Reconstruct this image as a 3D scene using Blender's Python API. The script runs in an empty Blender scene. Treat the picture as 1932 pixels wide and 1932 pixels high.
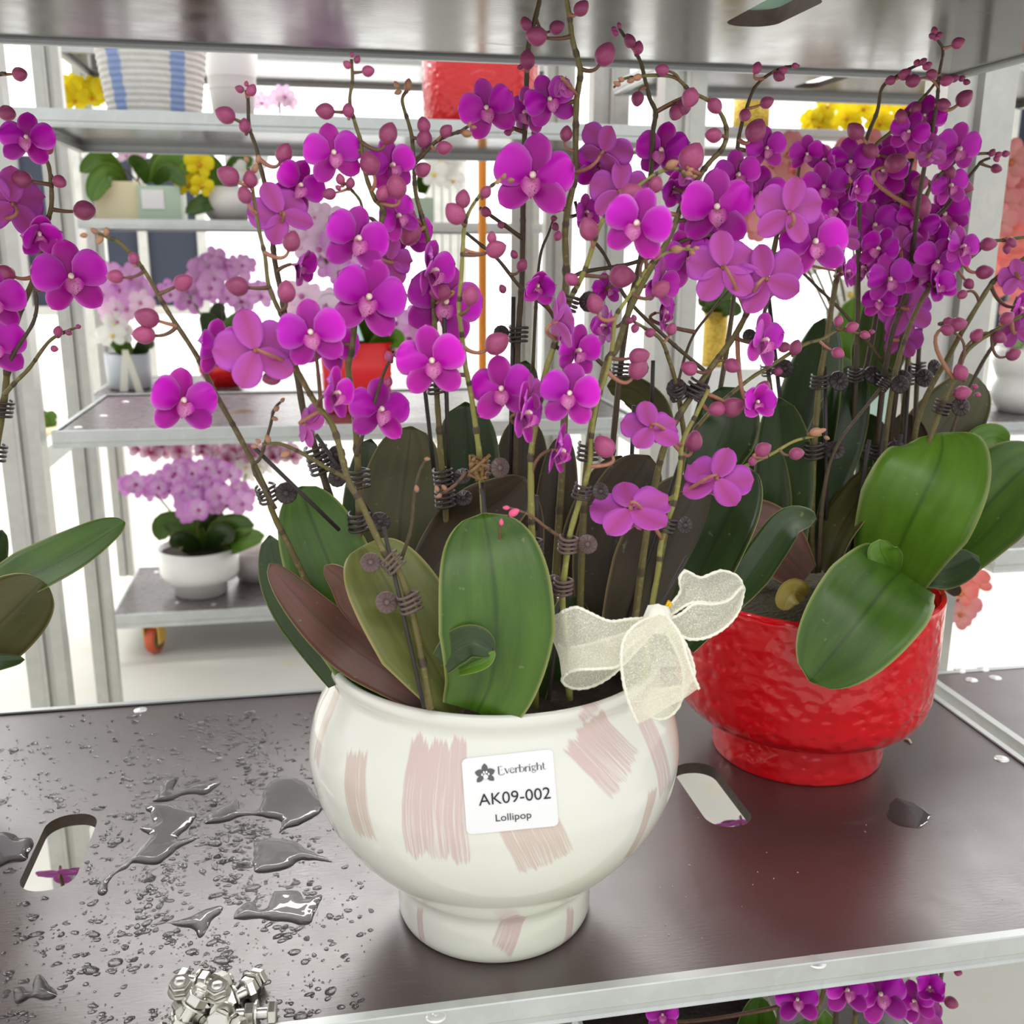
import bpy, bmesh, math, random
import numpy as np
from mathutils import Vector, Matrix, noise
R=math.radians; PI=math.pi
random.seed(7); RNG=np.random.default_rng(7)
C=bpy.context.scene.collection
sc=bpy.context.scene
# ------------------------------------------------------------------ camera, sky, added fill lights, exposure
FP=1927.0; CZ=0.523
FW=Vector((0.1796352,0.95160274,-0.24936603)); UP=Vector((0.0398753,0.2462375,0.9683889)); RT=FW.cross(UP).normalized(); UP=RT.cross(FW).normalized()
cd=bpy.data.cameras.new('camera'); cam=bpy.data.objects.new('camera',cd); C.objects.link(cam)
cam.matrix_world=Matrix(((RT.x,UP.x,-FW.x,0),(RT.y,UP.y,-FW.y,0),(RT.z,UP.z,-FW.z,CZ),(0,0,0,1)))
cd.sensor_width=36; cd.lens=36*FP/1932; cd.clip_start=.02; cd.clip_end=60
cd.dof.use_dof=True; cd.dof.focus_distance=.80; cd.dof.aperture_fstop=10.5
sc.camera=cam
w=bpy.data.worlds.new('World'); sc.world=w; w.use_nodes=True
bg=w.node_tree.nodes['Background']; bg.inputs[0].default_value=(.98,.99,1,1); bg.inputs[1].default_value=1.0
def fill_light(x,y,z,sx,sy,e,rx=0,rz=0,col=(1,.97,.93)):  # unseen area lights added for brightness, no fixtures built
    d=bpy.data.lights.new('added_fill_light','AREA'); d.shape='RECTANGLE'; d.size=sx; d.size_y=sy; d.energy=e; d.color=col
    o=bpy.data.objects.new('added_fill_light',d); o.location=(x,y,z); o.rotation_euler=(rx,0,rz); C.objects.link(o); return o
fill_light(-.6,-.9,2.3,1.6,.25,14,R(-22)); fill_light(.9,-1.0,2.3,1.6,.25,12,R(-22)); fill_light(-1.5,4.6,2.9,5,.5,170); fill_light(2.5,4.6,2.9,4,.5,130)  # front pair adds highlights, rear pair brightens the backdrop
vs=sc.view_settings; vs.view_transform='Standard'; vs.look='None'; vs.gamma=1; vs.use_curve_mapping=False; vs.exposure=.15
sc.cycles.max_bounces=9; sc.cycles.transparent_max_bounces=12; sc.cycles.use_denoising=True; sc.cycles.caustics_refractive=False; sc.cycles.caustics_reflective=False
# ------------------------------------------------------------------ geometry of the place: a photo direction met with a depth plane gives a point in the room
def at(px,py,Y):
    d=FW+RT*((px-966)/FP)-UP*((py-966)/FP); d=d*(Y/d.y); return Vector((d.x,d.y,d.z+CZ))
def atz(px,py,z):
    d=FW+RT*((px-966)/FP)-UP*((py-966)/FP); d=d*((z-CZ)/d.z); return Vector((d.x,d.y,z))
def mpp(p): return (Vector(p)-Vector((0,0,CZ))).dot(FW)/FP   # metres per photo pixel at a point
# ------------------------------------------------------------------ object helpers
WM={}
def link(o,parent=None,mw=None):
    C.objects.link(o); mw=mw or Matrix()
    if parent is not None:
        o.parent=parent; o.matrix_parent_inverse=WM[parent.name].inverted()
    o.matrix_basis=mw; WM[o.name]=mw.copy(); return o
def tag(o,label=None,cat=None,group=None,kind=None):
    if label: o['label']=label
    if cat: o['category']=cat
    if group: o['group']=group
    if kind: o['kind']=kind
    return o
def thing(name,label,cat,loc,group=None):
    o=bpy.data.objects.new(name,None); o.empty_display_size=.02
    link(o,None,Matrix.Translation(Vector(loc))); return tag(o,label,cat,group)
def mk(name,V,F,mats,smooth=True,fm=None):
    me=bpy.data.meshes.new(name); me.from_pydata([tuple(v) for v in V],[],[tuple(f) for f in F])
    for m in (mats if isinstance(mats,(list,tuple)) else [mats]): me.materials.append(m)
    if fm is not None: me.polygons.foreach_set('material_index',np.array(fm,dtype=np.int32))
    if smooth: me.polygons.foreach_set('use_smooth',np.ones(len(me.polygons),dtype=bool))
    me.update(); return me
def ob(name,me,parent=None,mw=None): return link(bpy.data.objects.new(name,me),parent,mw)
def wob(name,V,F,mats,parent=None,smooth=True,fm=None,origin=None):
    "vertices in room coordinates -> object whose origin sits on the shape"
    V=[Vector(v) for v in V]
    if origin is None:
        lo=Vector((min(v.x for v in V),min(v.y for v in V),min(v.z for v in V))); hi=Vector((max(v.x for v in V),max(v.y for v in V),0))
        origin=Vector(((lo.x+hi.x)/2,(lo.y+hi.y)/2,lo.z))
    me=mk(name,[v-origin for v in V],F,mats,smooth,fm)
    return ob(name,me,parent,Matrix.Translation(origin))
class MB:
    def __init__(s): s.V=[];s.F=[];s.M=[]
    def add(s,V,F,m=0):
        n=len(s.V); s.V+= [Vector(v) for v in V]; s.F+=[tuple(i+n for i in f) for f in F]; s.M+=[m]*len(F); return s
    def box(s,a,b,m=0):
        x0,y0,z0=a;x1,y1,z1=b
        return s.add([(x0,y0,z0),(x1,y0,z0),(x1,y1,z0),(x0,y1,z0),(x0,y0,z1),(x1,y0,z1),(x1,y1,z1),(x0,y1,z1)],[(3,2,1,0),(4,5,6,7),(0,1,5,4),(1,2,6,5),(2,3,7,6),(3,0,4,7)],m)
    def tube(s,pts,rad,n=8,m=0,cap=True):
        pts=[Vector(p) for p in pts]
        if not isinstance(rad,(list,tuple)): rad=[rad]*len(pts)
        t0=(pts[1]-pts[0]).normalized(); ref=Vector((0,0,1)) if abs(t0.z)<.9 else Vector((1,0,0)); u=t0.cross(ref).normalized()
        V=[];F=[]
        for i,p in enumerate(pts):
            t=(pts[min(i+1,len(pts)-1)]-pts[max(i-1,0)]); t=t.normalized() if t.length>1e-9 else t0
            u=(u-t*u.dot(t)).normalized(); v=t.cross(u)
            for k in range(n): a=2*PI*k/n; V.append(p+(u*math.cos(a)+v*math.sin(a))*rad[i])
        for i in range(len(pts)-1):
            for k in range(n): F.append((i*n+k,i*n+(k+1)%n,(i+1)*n+(k+1)%n,(i+1)*n+k))
        if cap: F.append(tuple(range(n-1,-1,-1))); F.append(tuple(range((len(pts)-1)*n,len(pts)*n)))
        return s.add(V,F,m)
    def lathe(s,prof,n=48,m=0,c=(0,0,0),fr=None):
        V=[];F=[]
        for i,(r,z) in enumerate(prof):
            for k in range(n):
                a=2*PI*k/n; rr=r*(fr(a,z) if fr else 1); V.append((c[0]+rr*math.cos(a),c[1]+rr*math.sin(a),c[2]+z))
        for i in range(len(prof)-1):
            for k in range(n): F.append((i*n+k,i*n+(k+1)%n,(i+1)*n+(k+1)%n,(i+1)*n+k))
        return s.add(V,F,m)
    def build(s,name,mats,parent=None,smooth=False,origin=None): return wob(name,s.V,s.F,mats,parent,smooth,s.M,origin)
def cat(pts,n=6):
    "Catmull-Rom through tuples of any length"
    P=[np.array(p,float) for p in pts]
    if len(P)<3: return [P[0]+(P[-1]-P[0])*i/n for i in range(n+1)]
    P=[2*P[0]-P[1]]+P+[2*P[-1]-P[-2]]; out=[]
    for i in range(1,len(P)-2):
        for k in range(n):
            t=k/n; a,b,c,d=P[i-1:i+3]
            out.append(.5*((2*b)+(c-a)*t+(2*a-5*b+4*c-d)*t*t+(3*b-a-3*c+d)*t**3))
    out.append(P[-2]); return out
# ------------------------------------------------------------------ materials
class Nd:
    def __init__(s,name):
        s.m=bpy.data.materials.new(name); s.m.use_nodes=True; s.t=s.m.node_tree; s.p=s.t.nodes['Principled BSDF']; s.out=s.t.nodes['Material Output']
    def n(s,ty,**kw):
        o=s.t.nodes.new('ShaderNode'+ty)
        for k,v in kw.items():
            if k.startswith('i_'):
                key=k[2:]; key=int(key) if key.isdigit() else key.replace('_',' ')
                s.set(o.inputs[key],v)
            else: setattr(o,k,v)
        return o
    def set(s,inp,v):
        if isinstance(v,bpy.types.NodeSocket): s.t.links.new(v,inp)
        elif isinstance(v,bpy.types.Node): s.t.links.new(v.outputs[0],inp)
        else: inp.default_value=(v if not (isinstance(v,tuple) and len(v)==3 and inp.type=='RGBA') else (*v,1))
    def math(s,op,a,b=0.0,c=None,clamp=False):
        o=s.n('Math',operation=op,use_clamp=clamp); s.set(o.inputs[0],a); s.set(o.inputs[1],b)
        if c is not None: s.set(o.inputs[2],c)
        return o.outputs[0]
    def mix(s,f,a,b):
        o=s.n('Mix',data_type='RGBA'); s.set(o.inputs[0],f); s.set(o.inputs[6],a); s.set(o.inputs[7],b); return o.outputs[2]
    def ramp(s,f,stops):
        o=s.n('ValToRGB'); s.set(o.inputs[0],f); e=o.color_ramp.elements
        while len(e)<len(stops): e.new(.5)
        for el,(p,c) in zip(e,stops): el.position=p; el.color=(*c,1) if len(c)==3 else c
        return o.outputs[0]
    def noise(s,scale,detail=3,vec=None,rough=.5,out=0):
        o=s.n('TexNoise'); o.inputs['Scale'].default_value=scale; o.inputs['Detail'].default_value=detail; o.inputs['Roughness'].default_value=rough
        if vec is None: vec=s.obj()
        s.set(o.inputs['Vector'],vec); return o.outputs[out]
    def obj(s):
        if not hasattr(s,'_o'): s._o=s.n('TexCoord').outputs['Object']
        return s._o
    def geo(s):
        if not hasattr(s,'_g'): s._g=s.n('NewGeometry').outputs['Position']
        return s._g
    def bump(s,h,st=.3,d=.001):
        o=s.n('Bump'); o.inputs['Strength'].default_value=st; o.inputs['Distance'].default_value=d; s.set(o.inputs['Height'],h); s.set(s.p.inputs['Normal'],o.outputs[0])
    def P(s,**kw):
        for k,v in kw.items(): s.set(s.p.inputs[k.replace('_',' ')],v)
        return s
    def rnd(s): return s.n('ObjectInfo').outputs['Random']
def srgb(r,g,b):
    f=lambda c:(c/255/12.92) if c/255<=.04045 else ((c/255+.055)/1.055)**2.4
    return (f(r),f(g),f(b))
def plain(name,col,rough=.5,metal=0.0,spec=.5,var=0,vs_=8,bump=0,bs=60,bd=.001,**kw):
    n=Nd(name); c=col
    if var: 
        f=n.noise(vs_,4); c=n.mix(f,tuple(x*(1-var) for x in col),tuple(min(1,x*(1+var)) for x in col))
    n.P(Base_Color=c,Roughness=rough,Metallic=metal,Specular_IOR_Level=spec,**kw)
    if bump: n.bump(n.noise(bs,3),bump,bd)
    return n.m
def translucent(n,col,amt):
    t=n.n('BsdfTranslucent'); n.set(t.inputs[0],col); mx=n.n('MixShader'); mx.inputs[0].default_value=amt
    n.t.links.new(n.p.outputs[0],mx.inputs[1]); n.t.links.new(t.outputs[0],mx.inputs[2]); n.t.links.new(mx.outputs[0],n.out.inputs[0])
M={}
def attr(n,i):
    a=n.n('Attribute',attribute_name='uvw'); s=n.n('SeparateXYZ'); n.set(s.inputs[0],a.outputs['Vector']); return s.outputs[i]
def petal_mats(key,front,frontdk,rim,back,back2,tr=.17):
    n=Nd(key+'_petal_face'); u=attr(n,0); v=attr(n,1)
    vein=n.n('TexWave'); vein.inputs['Scale'].default_value=5; vein.inputs['Distortion'].default_value=1.2
    cx=n.n('CombineXYZ'); n.set(cx.inputs[0],u); n.set(cx.inputs[1],n.math('MULTIPLY',v,.25)); n.set(vein.inputs['Vector'],cx)
    c=n.mix(n.math('MULTIPLY',v,.9),frontdk,front); c=n.mix(n.math('MULTIPLY',vein.outputs['Fac'],.14),c,frontdk)
    c=n.mix(n.math('MULTIPLY',n.math('POWER',attr(n,2),8),.85),c,rim)
    h=n.n('HueSaturation'); n.set(h.inputs['Color'],c); n.set(h.inputs['Value'],n.math('MULTIPLY_ADD',n.rnd(),.3,.85)); n.set(h.inputs['Hue'],n.math('MULTIPLY_ADD',n.rnd(),.02,.49))
    n.P(Base_Color=h.outputs[0],Roughness=.38,Specular_IOR_Level=.35,Sheen_Weight=.1); translucent(n,h.outputs[0],tr); f=n.m
    n=Nd(key+'_petal_back'); u=attr(n,0); v=attr(n,1)
    cx=n.n('CombineXYZ'); n.set(cx.inputs[0],u); n.set(cx.inputs[1],n.math('MULTIPLY',v,.25))
    vein=n.n('TexWave'); vein.inputs['Scale'].default_value=4; vein.inputs['Distortion'].default_value=2; n.set(vein.inputs['Vector'],cx)
    c=n.mix(n.math('ABSOLUTE',u),back2,back); c=n.mix(n.math('MULTIPLY',vein.outputs['Fac'],.18),c,back2)
    n.P(Base_Color=c,Roughness=.5,Specular_IOR_Level=.25,Sheen_Weight=.1); translucent(n,c,tr); return f,n.m
M['pf'],M['pb']=petal_mats('magenta',srgb(234,6,226),srgb(176,0,164),srgb(244,140,244),srgb(206,92,214),srgb(188,82,160))
M['sf'],M['sb']=petal_mats('magenta_sepal',srgb(206,0,186),srgb(140,0,118),srgb(244,130,240),srgb(206,92,206),srgb(188,78,150))
def lipmat(key,base,spot):
    n=Nd(key); v=n.n('TexVoronoi'); v.inputs['Scale'].default_value=34; n.set(v.inputs['Vector'],n.obj())
    f=n.ramp(v.outputs['Distance'],[(.25,(1,1,1)),(.42,(0,0,0))]); f=n.math('MULTIPLY',f,n.ramp(n.noise(6,2),[(.35,(0,0,0)),(.6,(1,1,1))]))
    o_=n.n('SeparateXYZ'); n.set(o_.inputs[0],n.obj()); ed=n.math('MULTIPLY',n.math('ABSOLUTE',o_.outputs[0]),8.5,clamp=True); c=n.mix(n.math('POWER',ed,2.2),base,srgb(196,20,176)); c=n.mix(f,c,spot); n.P(Base_Color=c,Roughness=.45); translucent(n,c,.2); return n.m
M['lip']=lipmat('lip_spotted',srgb(236,150,206),srgb(150,0,110))
M['col']=plain('column_cream',srgb(244,214,206),.5)
M['anther']=plain('anther_cream',srgb(250,236,214),.45)
def budmat(key,c0,c1,dk):
    n=Nd(key); u=attr(n,0); v=attr(n,1)
    c=n.mix(n.noise(9,3),c0,c1); c=n.mix(n.math('MULTIPLY',n.math('POWER',attr(n,2),3),.75),c,dk)
    w_=n.n('TexWave'); w_.inputs['Scale'].default_value=7; w_.inputs['Distortion'].default_value=1.5; cx=n.n('CombineXYZ'); n.set(cx.inputs[0],u); n.set(cx.inputs[1],n.math('MULTIPLY',v,.3)); n.set(w_.inputs['Vector'],cx)
    c=n.mix(n.math('MULTIPLY',w_.outputs['Fac'],.2),c,dk)
    h=n.n('HueSaturation'); n.set(h.inputs['Color'],c); n.set(h.inputs['Value'],n.math('MULTIPLY_ADD',n.rnd(),.35,.8))
    n.P(Base_Color=h.outputs[0],Roughness=.38,Specular_IOR_Level=.45,Sheen_Weight=.1); translucent(n,h.outputs[0],.12); return n.m
M['bud']=budmat('bud_mauve',srgb(172,72,122),srgb(194,92,138),srgb(92,34,62))
M['budg']=budmat('bud_tan',srgb(190,130,110),srgb(180,140,96),srgb(130,84,70))
M['budp']=budmat('bud_pink',srgb(238,90,140),srgb(240,110,150),srgb(210,60,110))
def stemmat(key,c0,c1,c2):
    n=Nd(key); f=n.noise(14,4); c=n.mix(n.ramp(f,[(.35,(0,0,0)),(.7,(1,1,1))]),c0,c1); g=n.noise(260,2); c=n.mix(n.ramp(g,[(.55,(0,0,0)),(.75,(.5,.5,.5))]),c,c2)
    n.P(Base_Color=c,Roughness=.5,Specular_IOR_Level=.4); n.bump(g,.12,.0006); return n.m
M['stem']=stemmat('stem_olive',srgb(112,104,56),srgb(96,82,54),srgb(150,140,100))
M['stemg']=stemmat('stem_yellow_green',srgb(146,146,72),srgb(130,122,66),srgb(180,176,120))
M['stemd']=stemmat('stem_dark',srgb(84,72,48),srgb(70,54,46),srgb(110,96,74))
M['stalk']=stemmat('stalk_rosy',srgb(176,124,96),srgb(160,104,90),srgb(196,160,110))
M['stalkd']=stemmat('stalk_brown',srgb(120,88,66),srgb(104,72,60),srgb(140,120,80))
M['clip']=plain('clip_plastic',srgb(62,52,52),.35,spec=.5)
M['clipb']=plain('clip_brown_plastic',srgb(104,84,80),.4)
M['stake']=plain('stake_black',srgb(52,46,44),.5,var=.3,vs_=30)
def leafmat(key,c0,c1,mid,edge,rough=.32,spec=.5,st=30):
    n=Nd(key); u=attr(n,0); v=attr(n,1); cx=n.n('CombineXYZ'); n.set(cx.inputs[0],n.math('MULTIPLY',u,1.6)); n.set(cx.inputs[1],n.math('MULTIPLY',v,1.2)); n.set(cx.inputs[2],n.math('MULTIPLY',n.rnd(),9))
    c=n.mix(n.ramp(n.noise(2.2,4,cx),[(.3,(0,0,0)),(.72,(1,1,1))]),c0,c1)
    c2=n.n('CombineXYZ'); n.set(c2.inputs[0],n.math('MULTIPLY',u,st)); n.set(c2.inputs[1],v); g=n.noise(1.0,3,c2)
    c=n.mix(n.math('MULTIPLY',g,.22),c,mid)
    au=n.math('ABSOLUTE',u); m=n.math('SUBTRACT',1,n.math('MULTIPLY',au,16),clamp=True); c=n.mix(n.math('MULTIPLY',m,.75),c,mid)
    e=n.math('MULTIPLY',n.math('SUBTRACT',attr(n,2),.93,clamp=True),14,clamp=True); c=n.mix(n.math('MULTIPLY',e,.8),c,edge)
    sp=n.ramp(n.noise(150,2),[(.70,(0,0,0)),(.78,(1,1,1))]); c=n.mix(n.math('MULTIPLY',sp,.35),c,srgb(150,160,110))
    n.P(Base_Color=c,Roughness=n.math('MULTIPLY_ADD',n.noise(24,3),.22,rough-.08),Specular_IOR_Level=spec); n.bump(g,.08,.0008); translucent(n,c,.06); return n.m
M['lg']=leafmat('leaf_green',srgb(56,88,20),srgb(78,114,28),srgb(40,66,20),srgb(176,180,110))
M['lgb']=leafmat('leaf_bright_green',srgb(82,122,28),srgb(102,144,40),srgb(56,92,24),srgb(190,200,120))
M['ldg']=leafmat('leaf_deep_green_shaded',srgb(38,58,24),srgb(52,74,30),srgb(28,44,20),srgb(150,156,96))  # deep green made darker to deepen the shade between leaves
M['lo']=leafmat('leaf_olive_shaded',srgb(70,72,36),srgb(92,90,46),srgb(56,54,32),srgb(180,164,110),.42)  # olive lowered in tone, shade among inner leaves put into the colour
M['lol']=leafmat('leaf_olive_light',srgb(96,104,46),srgb(122,128,62),srgb(84,84,44),srgb(186,170,110),.4)
M['lp']=leafmat('leaf_underside_purple',srgb(92,72,56),srgb(122,76,72),srgb(78,60,46),srgb(180,150,110),.42,.4)
M['ld']=leafmat('leaf_dark_brown_shaded',srgb(58,50,34),srgb(74,62,42),srgb(42,36,26),srgb(160,140,96),.45,.4)  # dark brown leaf, shade of the plant's interior added to its colour
M['ly']=leafmat('leaf_yellowing',srgb(150,140,60),srgb(170,150,70),srgb(120,110,50),srgb(190,170,90))
M['soil']=plain('bark_soil_shaded',srgb(52,40,32),.9,var=.5,vs_=60,bump=1,bs=120,bd=.006)  # soil tone darkened for the shade under the leaves
M['moss']=plain('moss',srgb(70,64,44),.95,var=.5,vs_=90,bump=1,bs=160,bd=.006)
# galvanised metal
def galv(key,c,rough,metal=.85,var=.25):
    n=Nd(key); v=n.n('TexVoronoi'); v.inputs['Scale'].default_value=90; n.set(v.inputs['Vector'],n.obj()); f=n.math('ADD',n.math('MULTIPLY',n.noise(18,4),.8),n.math('MULTIPLY',v.outputs['Color'],.2))
    col=n.mix(f,tuple(x*(1-var) for x in c),tuple(min(1,x*(1+var*.6)) for x in c)); n.P(Base_Color=col,Metallic=metal,Roughness=n.math('MULTIPLY_ADD',f,.25,rough-.12)); n.bump(n.noise(200,2),.05,.0004); return n.m
M['rail']=galv('galvanised_rail',srgb(206,210,208),.42,.6)
M['post']=galv('galvanised_post',srgb(200,200,194),.42,.6)
M['postd']=plain('post_hole_dark',srgb(120,122,122),.6,metal=.3)
M['rivet']=plain('rivet_zinc',srgb(236,236,234),.3,metal=.7)
M['steel']=galv('bright_zinc',srgb(222,220,212),.3,1.0,.12)
# film-faced plywood: dark phenolic film, fine grain, scuffs
def board(key,base,r0,scuff=1,grain=.25,spec=.5):
    n=Nd(key); g=n.geo(); mp=n.n('Mapping'); n.set(mp.inputs['Vector'],g); mp.inputs['Scale'].default_value=(90,420,90); gr=n.noise(1,3,mp.outputs[0])
    big=n.noise(5,5,g); med=n.noise(22,4,g,.6)
    c=n.mix(big,tuple(x*.75 for x in base),tuple(x*1.3 for x in base))
    ws=n.n('Mapping'); n.set(ws.inputs['Vector'],g); ws.inputs['Rotation'].default_value=(0,0,.5); ws.inputs['Scale'].default_value=(9,34,9)
    sc_=n.ramp(n.noise(1.2,6,ws.outputs[0],.65),[(.62,(0,0,0)),(.76,(1,1,1))]); c=n.mix(n.math('MULTIPLY',sc_,.10*scuff),c,srgb(170,160,158))
    ds=n.ramp(n.noise(420,1,g),[(.74,(0,0,0)),(.80,(1,1,1))]); c=n.mix(n.math('MULTIPLY',ds,.22*scuff),c,srgb(190,180,172))
    n.P(Base_Color=c,Roughness=n.math('ADD',n.math('MULTIPLY_ADD',med,.16,r0),n.math('MULTIPLY',sc_,.12)),Specular_IOR_Level=spec,IOR=1.95,Coat_Weight=.25*(spec>=.5),Coat_Roughness=.3); n.bump(n.math('ADD',gr,n.math('MULTIPLY',med,.6)),grain,.0006); return n.m
M['board']=board('film_plywood',srgb(62,46,45),.27)
M['boardu']=board('film_plywood_underside',srgb(64,58,54),.07,.4,.05,.28)
M['boardb']=board('film_plywood_far',srgb(92,84,84),.2,.4)
M['ply']=plain('plywood_edge',srgb(64,50,42),.7,var=.5,vs_=120,bump=.6,bs=180)
n=Nd('water'); n.P(Base_Color=(1,1,1),Roughness=0.0,IOR=1.33,Transmission_Weight=1.0); M['water']=n.m
# ------------------------------------------------------------------ shelf trolleys
def rounded(x0,x1,y0,y1,r,n=8):
    out=[]
    for cx,cy,a0 in ((x1-r,y1-r,0),(x0+r,y1-r,90),(x0+r,y0+r,180),(x1-r,y0+r,270)):
        for k in range(n+1): a=R(a0+90*k/n); out.append((cx+r*math.cos(a),cy+r*math.sin(a)))
    return out
def plate(name,outer,holes,z0,z1,mats,parent,side=1):
    cu=bpy.data.curves.new('tmp','CURVE'); cu.dimensions='2D'; cu.fill_mode='BOTH'; cu.extrude=(z1-z0)/2
    for L in [outer]+holes:
        sp=cu.splines.new('POLY'); sp.points.add(len(L)-1); sp.use_cyclic_u=True
        for p,(x,y) in zip(sp.points,L): p.co=(x,y,0,1)
    t=bpy.data.objects.new('tmp',cu); C.objects.link(t); me=bpy.data.meshes.new_from_object(t); bpy.data.objects.remove(t); bpy.data.curves.remove(cu)
    me.name=name; me.materials.clear()
    for m in mats: me.materials.append(m)
    for p in me.polygons: p.material_index=(0 if p.normal.z>.5 else (1 if p.normal.z<-.5 else 2)); p.use_smooth=False
    return ob(name,me,parent,Matrix.Translation((0,0,(z0+z1)/2)))
def rivet_mesh():
    b=MB(); b.lathe([(.0001,.0016),(.0035,.0015),(.0062,.0012),(.0075,.0006),(.0078,0)],20); b.lathe([(.0001,.0019),(.0022,.0018),(.003,.0012)],12); return mk('rivet',b.V,b.F,M['rivet'])
RIV=rivet_mesh()
def shelf(label,x0,x1,y0,y1,z,h,top,bot,slots=(),rivets=(),lipup=.003,group=None,cat_='shelf',t=.012,fl=.010):
    T=thing('trolley_shelf',label,cat_,((x0+x1)/2,(y0+y1)/2,z-t),group)
    plate('shelf_board',[(x0,y0),(x1,y0),(x1,y1),(x0,y1)],[rounded(*s) for s in slots],z-t,z,[top,bot,M['ply']],T)
    # folded rails: face, stepped bead and bottom flange
    def rail(nm,a,b,out):
        a=Vector(a);b=Vector(b);o=Vector(out); prof=[(-.004,lipup),(.0035,lipup),(.0042,lipup-.001),(.0042,-h*.62),(.0026,-h*.70),(.0026,-h*.90),(.0048,-h*.96),(.0048,-h),(-fl,-h),(-fl,-h+.0015),(.0010,-h+.0015),(.0010,lipup-.004),(-.004,lipup-.002)]
        V=[];F=[]; k=len(prof)
        for p in (a,b):
            for q,zz in prof: V.append(p+o*q+Vector((0,0,zz)))
        for i in range(k): F.append((i,(i+1)%k,k+(i+1)%k,k+i))
        F.append(tuple(range(k-1,-1,-1))); F.append(tuple(range(k,2*k)))
        wob(nm,V,F,M['rail'],T,False)
    rail('front_rail',(x0-.004,y0,z),(x1+.004,y0,z),(0,-1,0)); rail('back_rail',(x1+.004,y1,z),(x0-.004,y1,z),(0,1,0))
    rail('side_rail',(x1,y0-.002,z),(x1,y1+.002,z),(1,0,0)); rail('side_rail',(x0,y1+.002,z),(x0,y0-.002,z),(-1,0,0))
    for rx,ry in rivets: ob('rivet',RIV,T,Matrix.Translation((rx,ry,z+.0001)))
    return T
def rp(px,py,z=0): p=atz(px,py,z); return (p.x,p.y)
# the trolley in front: wet lower shelf and the shelf above it
slotL=(-.268,-.222,.808,.930,.021); slotR=(.343,.389,.800,.924,.021)
shelf('dark brown plywood trolley shelf, wet on the left, that carries the white and red pots',-.62,.716,.612,1.172,0,.021,M['board'],M['boardu'],[slotL,slotR],[rp(265,1340),rp(1890,1432),rp(822,1916),rp(1540,1815),(.69,1.14),(-.3,.63)],.003)
pA=atz(1368,44,.722); 
shelf('upper trolley shelf with glossy grey underside along the top of the photo',-.62,.742,.612,1.172,    .736,.0185,M['board'],M['boardu'],[(.372,.421,.845,.962,.021),(-.268,-.222,.84,.962,.021)],[],.003,t=.014,fl=.002)
# slim dark lip behind the rail, seen from below
def post(parent,x,y,z0,z1,wx=.065,d=.047,sx=1,hole=True,name='post'):
    "rolled post: front face with two grooves, side web with oval slots"
    b=MB(); W=wx*sx; g=wx/.065
    prof=[(p*g*sx,q) for p,q in ((0,d),(0,0),(.020,0),(.022,.007),(.030,.007),(.032,-.003),(.038,-.003),(.040,.001),(.065,.001),(.065,.004),(.042,.004),(.036,.0),(.034,.010),(.018,.010),(.017,.003),(.003,.003),(.003,d))]
    k=len(prof); V=[Vector((x+p,y+q,z)) for z in (z0,z1) for p,q in prof]; F=[(i,(i+1)%k,k+(i+1)%k,k+i) for i in range(k)]
    b.add(V,F); o=b.build(name,[M['post']],parent,False)
    if hole:
        h=MB(); zz=z0+.06
        while zz<z1-.08:
            L=[(math.cos(a),math.sin(a)) for a in np.linspace(0,2*PI,17)[:-1]]
            V=[(x-.0008*sx,y+d*.5+.010*c,zz+.03+.028*s) for c,s in L]; h.add(V,[tuple(range(16))]); zz+=.105
        oo=h.build('slot_row',[M['postd']],o,False); oo['kind']='stuff'
    return o
T=thing('trolley_post','galvanised upright post with oval slots at the right back corner of the shelf',
        'post',(.80,1.2,-.785)); post(T,.744,1.178,-.785,1.6,.092,.05,name='upright')
# right hand neighbour trolley
shelf('neighbouring dark shelf at the right edge beside the red pot, with four rivets',.752,1.7,.50,1.102,-.004,.021,M['board'],M['boardu'],[],[rp(1811,1266,-.004),rp(1833,1283,-.004),rp(1855,1263,-.004),rp(1878,1279,-.004)],.001)
# first trolley behind
B1x0,B1x1,B1y0,B1y1=-.50,.66,2.0,2.52
G1='shelves of the trolley just behind'
shelf('pale-railed shelf behind, upper one, carrying the striped basket and tall red pot',B1x0,B1x1,B1y0,B1y1,.752,.028,M['boardb'],M['boardu'],[],[],.002,G1)
sb=shelf('middle shelf of the trolley behind, left end bare, holding the square red pot',B1x0+.01,B1x1-.02,B1y0,B1y1-.02,.186,.028,M['boardb'],M['boardu'],[],[(-.46,2.06),(-.44,2.2),(-.43,2.4),(-.3,2.45)],.004,G1)
T=thing('plant_trolley','galvanised end frame of the trolley just behind, two uprights left of the bare shelf','trolley frame',(-.57,2.2,-.785))
post(T,-.515,2.0,-.785,1.35,.072,.045,-1,False); post(T,-.535,2.56,-.785,1.35,.058,.03,-1,False)
MB().box((-.56,2.02,.10),(-.53,2.55,.14)).build('cross_bar',[M['rail']],T); MB().box((-.56,2.02,-.70),(-.53,2.55,-.66)).build('cross_bar',[M['rail']],T)
T=thing('plant_trolley','galvanised end frame behind the orchids, right of the orange pole','trolley frame',(.72,2.2,-.785))
for y_ in (2.0,2.53): post(T,.67,y_,-.785,1.35,.085,.05,1,False)
b=MB(); b.box((.68,2.02,.10),(.71,2.55,.14)); b.build('cross_bar',[M['rail']],T)
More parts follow.
